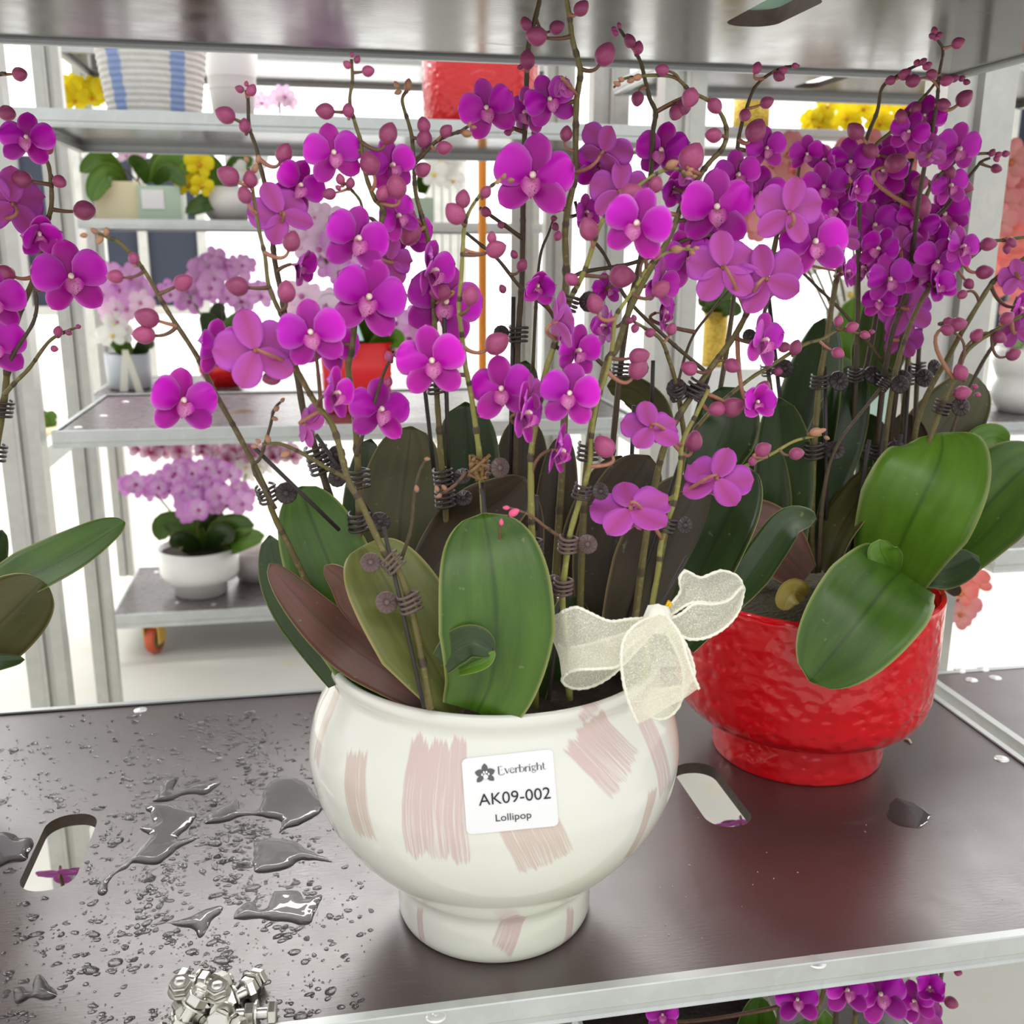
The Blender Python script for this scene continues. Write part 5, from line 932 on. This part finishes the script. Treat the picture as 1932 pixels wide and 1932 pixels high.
for lab_,pp in PUD:
    Q=np.array([(lambda q:(q.x,q.y))(atz(x,y,0)) for x,y in pp]); Q=np.array(cat([tuple(q) for q in Q]+[tuple(Q[0])],4))[:-1]; polyw.append(Q)
    lo=Q.min(0)-.004;hi=Q.max(0)+.004; h=.0013 if 'large' not in lab_ else .0016; nx=int((hi[0]-lo[0])/h)+1; ny=int((hi[1]-lo[1])/h)+1
    gx,gy=np.meshgrid(np.linspace(lo[0],hi[0],nx),np.linspace(lo[1],hi[1],ny)); P=np.stack([gx.ravel(),gy.ravel()],-1)
    nz=np.array([noise.noise(Vector((x*120,y*120,1.7))) for x,y in P])*.0016
    d=sdist(P,Q)+nz; G=d.reshape(ny,nx); gyy,gxx=np.gradient(G,(hi[1]-lo[1])/(ny-1),(hi[0]-lo[0])/(nx-1)); gl_=np.maximum(np.hypot(gxx,gyy),.3).ravel()
    out=d<0; mv=np.clip(-d,0,h*1.2)/gl_; P2=P.copy(); P2[out,0]+=(mv*gxx.ravel()/gl_)[out]; P2[out,1]+=(mv*gyy.ravel()/gl_)[out]
    flat=lab_.startswith('small flat'); z=(.0003 if flat else .0022)*np.sqrt(np.clip(np.clip(d,0,.0075)/.0075,0,1))*(1-.18*np.clip((d-.006)/.02,0,1))+.00015
    ok=(d>0).reshape(ny,nx); idx=-np.ones(nx*ny,int); Fs=[]
    cell=ok[:-1,:-1]|ok[1:,:-1]|ok[:-1,1:]|ok[1:,1:]
    for j,i in zip(*np.nonzero(cell)): a=j*nx+i; Fs.append((a,a+1,a+nx+1,a+nx))
    used=np.unique(np.array(Fs)); idx[used]=np.arange(len(used)); V=[(P2[u,0],P2[u,1],z[u]) for u in used]; Fs=[tuple(idx[list(f)]) for f in Fs]
    o=wob('puddle',V,Fs,[M['water']],None); tag(o,lab_,'puddle','puddles of water on the shelf')
# scattered droplets: nobody could count them
b=MB(); cnt=0
holes=[slotL]
def ok_(x,y):
    if not(-.6<x<.71 and .622<y<1.16): return False
    if slotL[0]-.004<x<slotL[1]+.004 and slotL[2]-.004<y<slotL[3]+.004: return False
    if math.hypot(x-PX,y-PY)<.082 or math.hypot(x-LX,y-LY)<.082: return False
    return True
dr=random.Random(5); cand=[]
while cnt<3800:
    px=dr.uniform(0,700); py=dr.uniform(1345,1930)
    dens=.25+.9*math.exp(-((px-430)/190)**2-((py-1560)/170)**2)+.9*math.exp(-((px-440)/70)**2-((py-1400)/60)**2)
    if px>600: dens*=.4
    if noise.noise(Vector((px*.012,py*.012,4)))<-.12: dens*=.25
    if dr.random()>dens: continue
    p=atz(px,py,0)
    if not ok_(p.x,p.y): continue
    big=dr.random(); r=.0006+.0016*big**3+(.0020 if dr.random()<.05 else 0)
    cand.append((p.x,p.y,r)); cnt+=1
PA=np.array([(c[0],c[1]) for c in cand]); dmin=np.full(len(PA),-1e9)
for Q in polyw: dmin=np.maximum(dmin,sdist(PA,Q))
for (x,y,r),dm in zip(cand,dmin):
    if dm>-r*1.6: continue
    el=1+dr.random()*1.1*(r>.0012); ro=dr.uniform(-.5,.9); n_=10; V=[];ph=dr.random()*6
    for rr,z in ((1,.0001),(.82,.30),(.45,.46)):
        for k in range(n_):
            a=2*PI*k/n_; q=rr*r*(1+.18*math.sin(2*a+ph)+.1*math.sin(3*a+ph*2)); X_=q*math.cos(a)*el;Y_=q*math.sin(a); V.append((x+X_*math.cos(ro)-Y_*math.sin(ro),y+X_*math.sin(ro)+Y_*math.cos(ro),z*r*1.5))
    V.append((x,y,.5*r*1.5)); Fq=[(i*n_+k,i*n_+(k+1)%n_,(i+1)*n_+(k+1)%n_,(i+1)*n_+k) for i in range(2) for k in range(n_)]+[(2*n_+k,2*n_+(k+1)%n_,3*n_) for k in range(n_)]
    b.add(V,Fq)
o=b.build('water_droplets',[M['water']],None,True); tag(o,'scattered water droplets on the left half of the dark shelf','water drops',None,'stuff')
b=MB()
for i in range(26):
    px=dr.uniform(1150,1900);py=dr.uniform(1540,1860); p=atz(px,py,0)
    if not ok_(p.x,p.y): continue
    a=dr.random()*3; l=dr.uniform(.0004,.0016); b.tube([(p.x,p.y,.0004),(p.x+l*math.cos(a),p.y+l*math.sin(a),.0005)],.0003,5)
p=at(1700,1392,1.1); p=atz(1706,1396,0); b.tube([(p.x,p.y,.001),(p.x+.003,p.y-.004,.002),(p.x+.002,p.y-.010,.001)],.0014,6)
o=b.build('plant_debris',[plain('debris_straw',srgb(226,214,190),.8)],None,True); tag(o,'tiny pale crumbs of bark scattered on the dry right half of the shelf','debris',None,'stuff')
# water beads on the front leaves
# ------------------------------------------------------------------ things on the trolleys behind
def bgflower(key,c0,c1,lipc,W=.50,name='flower'):
    n=Nd(key+'_bloom'); u=attr(n,1); c=n.mix(u,c1,c0); n.P(Base_Color=c,Roughness=.5,Specular_IOR_Level=.25); translucent(n,c,.3)
    lm=plain(key+'_lip',lipc,.5); V=[];F=[];A=[];fm=[]
    for a,L,Wd,f,dz,ti in ((0,.5,.36,fsep,0,5),(136,.5,.36,fsep,0,8),(-136,.5,.36,fsep,0,8),(72,.5,W,fpet,.03,14),(-72,.5,W,fpet,.03,14)):
        Mx=Matrix.Rotation(R(-a),4,'Z')@Matrix.Rotation(R(ti),4,'X')@Matrix.Translation((0,.03,dz)); k=len(V); nu,nv=4,6
        for j in range(nv+1):
            v=1-(1-j/nv)**1.6
            for i in range(nu+1): uu=-1+2*i/nu; V.append(Mx@Vector((uu*Wd/2*f(v),L*v,.05*math.sin(PI*v)-.06*uu*uu*f(v)))); A.append((uu,v,0))
        for j in range(nv):
            for i in range(nu): q=k+j*(nu+1)+i; F.append((q,q+1,q+nu+2,q+nu+1)); fm.append(0)
    b=MB(); b.lathe([(.0001,-.10),(.07,-.06),(.09,0),(.06,.06),(.0001,.09)],8,0,(0,-.08,.09)); k=len(V); V+=b.V; A+=[(0,0,0)]*len(b.V); F+=[tuple(i+k for i in f) for f in b.F]; fm+=[1]*len(b.F)
    me=mk(name,V,F,[n.m,lm],True,fm); setattr_uvw(me,A); return me
BG={'lav':bgflower('lavender',srgb(226,160,226),srgb(236,196,228),srgb(190,90,180)),'lilac':bgflower('lilac',srgb(214,130,214),srgb(240,214,236),srgb(180,60,160)),'pink':bgflower('pale_pink',srgb(242,204,232),srgb(250,232,244),srgb(206,110,180)),'yel':bgflower('yellow',srgb(246,230,40),srgb(240,214,30),srgb(214,150,30)),
'white':bgflower('white',srgb(246,246,240),srgb(250,250,246),srgb(240,214,120)),'sal':bgflower('salmon',srgb(222,136,142),srgb(238,184,170),srgb(200,110,70)),'mar':bgflower('maroon_striped',srgb(240,220,232),srgb(168,40,110),srgb(150,20,90)),'cor':bgflower('coral',srgb(240,120,120),srgb(244,170,150),srgb(220,120,60))}
def bgorchid(label,base,clusters,size,leaves=(),group=None,stem='stem',name='orchid_plant'):
    "clusters: (key, px,py, half width, half height, count, Y)"
    T=thing(name,label,'orchid plant',base,group); rg=random.Random(hash(label)%9999 if False else len(label)*31)
    for key,px,py,hw,hh,cn,Y in clusters:
        c=at(px,py,Y); top=c; b=MB(); base_=Vector(base); mid=base_.lerp(c,.55)+Vector((0,0,.04)); b.tube([base_*(1-t)**2+mid*2*t*(1-t)+c*t*t for t in np.linspace(0,1,9)],.0032,6); b.build('flower_stem',[M[stem]],T,True,base_)
        for i in range(cn):
            a=rg.random()*6.283; r=math.sqrt(rg.random()); p=at(px+hw*r*math.cos(a),py+hh*r*math.sin(a),Y+rg.uniform(-.07,.07)); f=(Vector((rg.uniform(-.5,.5),0,CZ+rg.uniform(-.3,.3)))-p).normalized(); x=RT-f*RT.dot(f); x=Matrix.Rotation(rg.uniform(-.4,.4),3,f)@x.normalized(); y=f.cross(x); ob('flower',BG[key],T,basis(x,y,f,p)@S(size*rg.uniform(.85,1.15)))
    for L in leaves: leaf(T,L[0],L[1],L[2] if len(L)>2 else 'lg','lo',1,L[3] if len(L)>3 else 0,.12,base=.5,n=12,m=6)
    return T
def grd(px,py,Y): return at(px,py,Y)
# top shelf of the trolley just behind
c=at(292,198,2.25); c.z=.753
n=Nd('striped_basket_weave'); sx=n.n('SeparateXYZ'); n.set(sx.inputs[0],n.obj()); a_=n.math('ARCTAN2',sx.outputs[0],n.math('MULTIPLY',sx.outputs[1],-1))
def band(c0,w0): return n.math('MULTIPLY',n.math('SUBTRACT',w0,n.math('ABSOLUTE',n.math('SUBTRACT',n.math('ADD',a_,n.math('MULTIPLY',n.math('SUBTRACT',n.noise(60,2),.5),.16)),c0))),18,clamp=True)
f=n.math('MAXIMUM',band(-.62,.19),n.math('MAXIMUM',band(.62,.19),n.math('MAXIMUM',band(1.9,.2),band(-1.9,.2)))); n.P(Base_Color=n.mix(f,n.mix(n.noise(40,3),srgb(214,212,206),srgb(236,234,228)),srgb(146,168,214)),Roughness=.75); n.bump(n.noise(90,3),.5,.003)
T=pot_simple('woven_basket','woven basket pot with blue and cream vertical stripes, flaring under the upper shelf',[(.0001,0),(.082,0)]+[(.084+.135*z+.0022*abs(math.sin(z*PI/.0115)),z) for z in np.linspace(.002,.26,110)]+[(.115,.26),(.10,.2)],tuple(c),n.m,64,None,None,'basket')
c=at(907,212,2.2); c.z=.753; pot_simple('flower_pot','tall straight red hammered pot behind, cut by the lip of the upper shelf',[(.0001,.002),(.110,0),(.117,.006),(.1185,.03),(.1185,.21),(.113,.215),(.110,.1)],tuple(c),M['redglaze'],72,None,(.110,.17))
c=at(440,198,2.45); c.z=.753; pot_simple('flower_pot','pale white tapered pot behind, right of the striped basket',[(.0001,0),(.038,0),(.062,.22),(.058,.22),(.05,.1)],tuple(c),plain('pale_stone_glaze',srgb(240,238,236),.5),40)
bgorchid('pink orchid far behind, tips showing above the upper pale shelf rail',tuple(at(528,215,2.9)),[('pink',528,188,40,10,7,2.9)],.045)
# middle shelf of the trolley just behind
c=at(676,806,2.22); c.z=.187
T=thing('flower_pot','square-cornered glossy red pot on the middle shelf behind, under pale pink orchids','flower pot',tuple(c)); b=MB()
rr=[(.077*k,z) for k,z in ((.86,0),(.9,.004),(1,.145),(.94,.146),(.9,.1))]; V=[];F=[];m_=32
for r_,z in rr:
    for k in range(m_): a=2*PI*k/m_+PI/4; q=r_/max(abs(math.cos(a)),abs(math.sin(a)))**.82; V.append((c.x+q*math.cos(a),c.y+q*math.sin(a),c.z+z))
F=[(i*m_+k,i*m_+(k+1)%m_,(i+1)*m_+(k+1)%m_,(i+1)*m_+k) for i in range(len(rr)-1) for k in range(m_)]; b.add(V,F).build('pot_body',[plain('red_gloss',srgb(228,14,22),.3)],T,True,Vector(c)); b=MB(); b.lathe([(.07,.13),(.0001,.135)],24,0,tuple(c)); b.build('soil',[M['soil']],T,True,Vector(c))
bgorchid('pale pink orchid with light green leaves in the square red pot behind',(c.x,c.y,c.z+.13),[('pink',585,430,52,60,11,2.3),('lilac',640,470,34,50,7,2.3),('pink',590,560,36,36,6,2.25),('lilac',760,610,30,40,4,2.3)],.068,[([(680,680,2.25),(662,640,2.2),(640,610,2.15),(620,600,2.12)],52,'lgb'),([(685,680,2.25),(700,620,2.2),(720,580,2.15),(745,570,2.12)],56,'lg'),([(690,680,2.25),(725,650,2.2),(745,640,2.15),(756,655,2.12)],50,'lgb'),([(670,680,2.25),(690,600,2.3),(705,540,2.35)],50,'lg')])
p=at(655,575,2.12); T=thing('ribbon_bow','pale aqua ribbon bow on the square red pot behind','ribbon',tuple(p)); b=MB()
for s_ in (-1,1):
    pts=[p+Vector((s_*.0,0,0)),p+Vector((s_*.03,0,.022)),p+Vector((s_*.055,0,.012)),p+Vector((s_*.05,0,-.012)),p+Vector((s_*.02,0,-.008)),p]
    V=[];cp=cat([tuple(q) for q in pts],5)
    for q in cp: V+= [Vector(q)+Vector((0,-.012,.002)),Vector(q)+Vector((0,.012,-.002))]
    MB().add(V,[(2*i,2*i+1,2*i+3,2*i+2) for i in range(len(cp)-1)]).build('bow_loop',[plain('aqua_ribbon',srgb(190,230,228),.4)],T,True,p)
MB().add([p+Vector(v) for v in ((-.008,-.012,0),(.008,-.012,0),(.03,-.02,-.07),(.012,-.02,-.07))],[(0,1,2,3)]).build('bow_tail',[plain('aqua_ribbon_tail',srgb(190,230,228),.4)],T,False,p)
c=at(470,792,2.2); c.z=.1885; dl=thing('dry_leaf','curled brown dry leaf lying on the bare middle shelf behind','leaf',tuple(c)); M['dry']=plain('dry_leaf',srgb(120,90,66),.7,var=.4,vs_=40)
leaf(dl,[(428,790,2.16),(455,786,2.2),(480,790,2.2),(505,796,2.16)],14,'dry','dry',1,60,.6,n=8,m=4,name='leaf_blade')
# far trolley
cream=plain('cream_glaze',srgb(236,224,184),.45); sg=plain('sage_matt',srgb(186,208,184),.45)
def boxpot(label,px0,px1,py0,py1,Y,z,mat):
    a=at(px0,py1,Y);b_=at(px1,py0,Y); h=b_.z-a.z; d=.16; x0,x1=a.x,b_.x; T=thing('planter_box',label,'planter',((x0+x1)/2,Y+d/2,z)); m=MB(); t=.006
    o=[(x0,Y),(x1,Y),(x1,Y+d),(x0,Y+d)]; i_=[(x0+t,Y+t),(x1-t,Y+t),(x1-t,Y+d-t),(x0+t,Y+d-t)]
    V=[(x,y,z) for x,y in o]+[(x,y,z+h) for x,y in o]+[(x,y,z+h) for x,y in i_]+[(x,y,z+h*.75) for x,y in i_]; F=[(3,2,1,0)]+[(k,(k+1)%4,4+(k+1)%4,4+k) for k in range(4)]+[(4+k,4+(k+1)%4,8+(k+1)%4,8+k) for k in range(4)]+[(8+k,8+(k+1)%4,12+(k+1)%4,12+k) for k in range(4)]
    o_=m.add(V,F).build('box_body',[mat],T); MB().box((x0+t,Y+t,z+h*.7),(x1-t,Y+d-t,z+h*.78)).build('soil',[M['soil']],T)
    return T,x0,x1,h
boxpot('cream planter box on the far top display shelf',182,261,338,410,3.42,.602,cream)
T,x0,x1,h=boxpot('sage green planter box with a white paper label on the far top display shelf',262,338,346,410,3.40,.602,sg)
MB().box((x0+(x1-x0)*.10,3.397,.602+h*.32),(x0+(x1-x0)*.62,3.3995,.602+h*.88)).build('paper_label',[plain('far_label_paper',srgb(244,244,244),.5)],T)
m=MB()
for k,(l,y_) in enumerate(((.30,.74),(.34,.60),(.26,.48))): m.box((x0+(x1-x0)*(.36-l/2),3.3955,.602+h*(y_-.03)),(x0+(x1-x0)*(.36+l/2),3.3968,.602+h*(y_+.01)))
boxpot('sage green planter box further right on the far top display shelf',774,818,362,410,3.42,.602,sg)
bgorchid('bright green leafy orchid in the cream and sage boxes, no flowers open',tuple(at(262,345,3.5)),[('white',180,300,12,10,2,3.5),('pink',250,292,20,6,3,3.5)],.06,[([(235,345,3.48),(210,310,3.45),(185,300,3.42),(150,325,3.4)],34,'lgb'),([(235,345,3.48),(205,330,3.4),(185,345,3.38),(172,380,3.36)],44,'lgb'),([(280,345,3.48),(262,310,3.45),(240,300,3.42)],30,'lg'),([(290,345,3.48),(310,310,3.45),(345,300,3.42),(352,330,3.4)],38,'lgb'),([(285,345,3.48),(300,300,3.5),(318,288,3.5)],30,'lgb'),([(290,345,3.48),(320,325,3.42),(352,350,3.38)],32,'lg')])
c=at(432,410,3.5); c.z=.602; pot_simple('flower_pot','round white marbled pot on the far top display shelf',[(.0001,0),(.055,0),(.085,.04),(.088,.07),(.07,.105),(.065,.105),(.06,.06)],tuple(c),whiteg,40)
bgorchid('yellow orchid between the sage box and the round white pot, far away',tuple(at(432,350,3.5)),[('yel',372,335,20,34,8,3.45),('white',470,310,24,18,5,3.5)],.075,[([(425,360,3.5),(395,310,3.45),(372,300,3.42)],40,'lgb'),([(430,360,3.5),(450,310,3.45),(478,300,3.42)],40,'lg'),([(425,365,3.5),(380,385,3.4),(350,402,3.38)],36,'lg')])
bgorchid('yellow orchid high on the far shelf left of the striped basket',tuple(at(160,215,3.5)),[('yel',158,172,44,22,16,3.5)],.07)
bgorchid('white orchid drooping over the right sage planter far away',tuple(at(796,365,3.5)),[('white',838,325,20,36,7,3.4)],.08,[([(796,365,3.5),(800,340,3.45),(812,330,3.4)],30,'lg')])
c=at(246,730,3.5); c.z=.077; grey=plain('grey_glaze',srgb(186,192,198),.4)
pot_simple('flower_pot','small grey cylinder pot on the far shelf with a sheer ribbon',[(.0001,0),(.064,0),(.068,.005),(.072,.112),(.067,.112),(.06,.05)],tuple(c),grey,36,None,(.066,.09))
bgorchid('lavender orchid in the small grey pot far behind at left',(c.x,c.y,c.z+.09),[('lav',225,545,46,34,14,3.5),('pink',240,585,36,24,8,3.45),('white',215,620,26,24,5,3.45)],.075,[([(240,670,3.5),(222,650,3.45),(206,646,3.42)],26,'lgb'),([(250,670,3.5),(232,640,3.5),(236,622,3.5)],22,'lgb'),([(255,670,3.5),(275,650,3.45),(292,650,3.42)],28,'ldg')])
q=at(238,690,3.40); T=thing('ribbon_bow','sheer white ribbon tails hanging on the small grey pot','ribbon',tuple(q)); 
for dx,l in ((-.02,.08),(.035,.11)): MB().add([q+Vector(v) for v in ((-.008,0,.05),(.010,0,.05),(dx+.02,-.01,-l),(dx-.004,-.01,-l))],[(0,1,2,3)]).build('bow_tail',[M['organza']],T,False,q)
c=at(424,728,3.5); c.z=.077; pot_simple('flower_pot','low red bowl pot on the far shelf behind the leaning spike',[(.0001,0),(.05,0),(.08,.05),(.085,.075),(.08,.075),(.06,.03)],tuple(c),M['redglaze'],36,None,(.075,.06))
bgorchid('lavender orchid with dark leaves above the low red bowl far behind',(c.x,c.y,c.z+.06),[('lav',420,520,56,44,22,3.5),('lilac',350,545,40,26,10,3.5),('lav',470,560,30,30,7,3.5)],.075,[([(424,690,3.5),(400,620,3.45),(380,590,3.42)],44,'ldg'),([(424,690,3.5),(440,620,3.45),(470,590,3.42)],44,'lg'),([(424,690,3.5),(410,600,3.5),(420,570,3.5)],40,'ldg')])
c=at(382,1138,3.5); c.z=-.633; pot_simple('flower_pot','white bowl pot on a narrower foot on the far bottom shelf',[(.0001,0),(.088,0),(.090,.045),(.10,.048),(.128,.058),(.132,.08),(.136,.165),(.130,.165),(.12,.1)],tuple(c),whiteg,48,None,(.126,.145))
bgorchid('lavender orchid with broad leaves in the white bowl on the far bottom shelf',(c.x,c.y,c.z+.14),[('lilac',375,915,78,36,30,3.45),('lav',440,945,48,34,12,3.4),('lilac',275,915,40,16,8,3.45),('lilac',370,955,20,26,5,3.35)],.075,[([(385,1040,3.5),(350,1000,3.42),(312,990,3.38),(300,1020,3.35)],56,'lg'),([(390,1040,3.5),(400,990,3.45),(380,960,3.42)],60,'ldg'),([(400,1040,3.5),(430,1000,3.42),(480,990,3.38)],60,'lg'),([(385,1040,3.5),(340,1020,3.4),(325,1035,3.35)],40,'ldg'),([(410,1040,3.5),(450,1020,3.4),(500,1010,3.36)],44,'lgb'),([(395,1040,3.5),(420,1010,3.4),(440,1020,3.36)],50,'ldg')])
bgorchid('maroon and white striped orchid behind the lavender one on the far bottom shelf',tuple(at(420,1060,3.75)),[('mar',400,852,160,18,34,3.7),('white',470,880,60,24,10,3.7)],.07)
c=at(486,1136,3.62); c.z=-.633; pot_simple('flower_pot','marbled pale pot behind the white bowl on the far bottom shelf',[(.0001,0),(.06,0),(.085,.05),(.09,.11),(.085,.11),(.07,.05)],tuple(c),plain('marble_glaze',srgb(196,188,186),.3,var=.3,vs_=14),36)
c=at(88,828,4.2); pot_simple('flower_pot','tiny cream pot with green leaves far off left between the uprights',[(.0001,-.02),(.04,-.02),(.05,.05),(.045,.05)],tuple(c),cream,24)
bgorchid('small green plant in the tiny cream pot far off left',(c.x,c.y,c.z+.03),[],.05,[([(88,815,4.2),(74,795,4.18),(64,800,4.16)],26,'lgb'),([(88,815,4.2),(96,788,4.2),(108,782,4.2)],28,'lgb'),([(88,815,4.2),(84,790,4.22),(92,776,4.22)],24,'lg')],name='green_plant')
# right hand rear trolleys
n=Nd('gold_glitter'); v=n.n('TexVoronoi'); v.inputs['Scale'].default_value=230; n.set(v.inputs['Vector'],n.obj()); n.P(Base_Color=n.mix(v.outputs['Color'],srgb(196,150,40),srgb(246,220,110)),Metallic=.7,Roughness=.4); n.bump(v.outputs['Distance'],.8,.004); gold=n.m
cyl=lambda r,h:[(.0001,0),(r-.004,0),(r,.004),(r,h),(r-.006,h),(r-.008,h*.6)]
c=at(1416,244,2.7); c.z=SRW.z if False else at(1416,244,2.7).z; pot_simple('flower_pot','gold glitter cylinder pot high on the right rear shelf',cyl(.047,.10),tuple(c),gold,32)
c=at(1346,690,2.75); pot_simple('flower_pot','gold glitter pot lower down behind the right purple spikes',cyl(.034,.15),tuple(c),gold,32)
T=thing('pot_stand','small pale stand under the lower gold glitter pot','stand',(c.x,c.y,-.785)); MB().box((c.x-.12,c.y-.1,-.785),(c.x+.12,c.y+.1,c.z)).build('stand_body',[white],T)
bgorchid('green leafed plant above the lower gold glitter pot',(c.x,c.y,c.z+.14),[],.05,[([(1346,595,2.75),(1360,560,2.72),(1385,545,2.7)],40,'lgb'),([(1346,595,2.75),(1330,570,2.72),(1318,575,2.7)],30,'lg'),([(1346,595,2.75),(1372,580,2.7),(1400,590,2.68)],34,'lg')],name='green_plant')
bgorchid('yellow orchid high up behind the dark purple cluster at right',tuple(at(1650,300,2.9)),[('yel',1570,225,46,28,18,2.85),('yel',1680,215,60,26,20,2.85),('yel',1745,240,36,26,9,2.85)],.062,group=None)
sal=bgorchid('salmon orchid with large blooms behind the purple cluster right of centre',tuple(at(1620,720,2.3)),[('sal',1500,320,56,44,14,2.3),('sal',1600,300,60,40,13,2.3),('sal',1700,330,50,60,12,2.3),('sal',1560,420,80,50,12,2.3),('sal',1450,380,44,50,10,2.3),('white',1500,440,50,60,9,2.35),('white',1610,560,50,50,7,2.35)],.085,[([(1630,740,2.3),(1610,640,2.2),(1612,560,2.15)],80,'lgb'),([(1640,740,2.3),(1690,660,2.2),(1730,600,2.15)],80,'lg'),([(1620,740,2.3),(1570,700,2.2),(1530,690,2.15)],70,'lg'),([(1640,740,2.3),(1670,690,2.18),(1690,700,2.12)],60,'lgb')])
c=at(1672,800,2.3); pot_simple('flower_pot','pale aqua pot of the salmon orchid seen between the dark leaves at right',[(.0001,0),(.07,0),(.085,.02),(.095,.15),(.09,.15),(.08,.1)],tuple(c),plain('aqua_glaze',srgb(206,232,222),.3),40)
T=thing('pot_stand','pale stand carrying the aqua pot behind the red pot','stand',(c.x,c.y,-.785)); MB().box((c.x-.16,c.y-.12,-.785),(c.x+.16,c.y+.12,c.z)).build('stand_body',[white],T)
bgorchid('salmon orchid hanging at the right edge beyond the grey upright',tuple(at(1990,700,2.3)),[('sal',1915,360,34,60,10,2.2),('sal',1905,430,30,50,8,2.2),('cor',1900,500,24,50,7,2.2),('sal',1945,560,36,50,6,2.2)],.08,[([(1990,700,2.3),(1940,640,2.2),(1895,645,2.15)],60,'lgb')])
bgorchid('coral orchid spray drooping below the leaf beside the right upright',tuple(at(1760,1000,1.5)),[('cor',1830,1105,24,22,5,1.5),('sal',1810,1150,14,22,3,1.5)],.05)
c=at(1922,792,2.15); c.z=SRW.z+.001; pot_simple('flower_pot','white double bellied pot at the right edge of the photo',[(.0001,0),(.05,0),(.068,.03),(.070,.055),(.060,.075),(.066,.09),(.076,.115),(.07,.14),(.06,.15),(.055,.14)],tuple(c),whiteg,48)

q=at(1672,1890,1.27); T=thing('trolley_post','grey post standing on the floor under the front shelf, behind the lower purple blooms','post',(q.x,q.y,-.785)); post(T,q.x-.02,q.y,-.785,-.05,.04,.03,1,False,'upright')
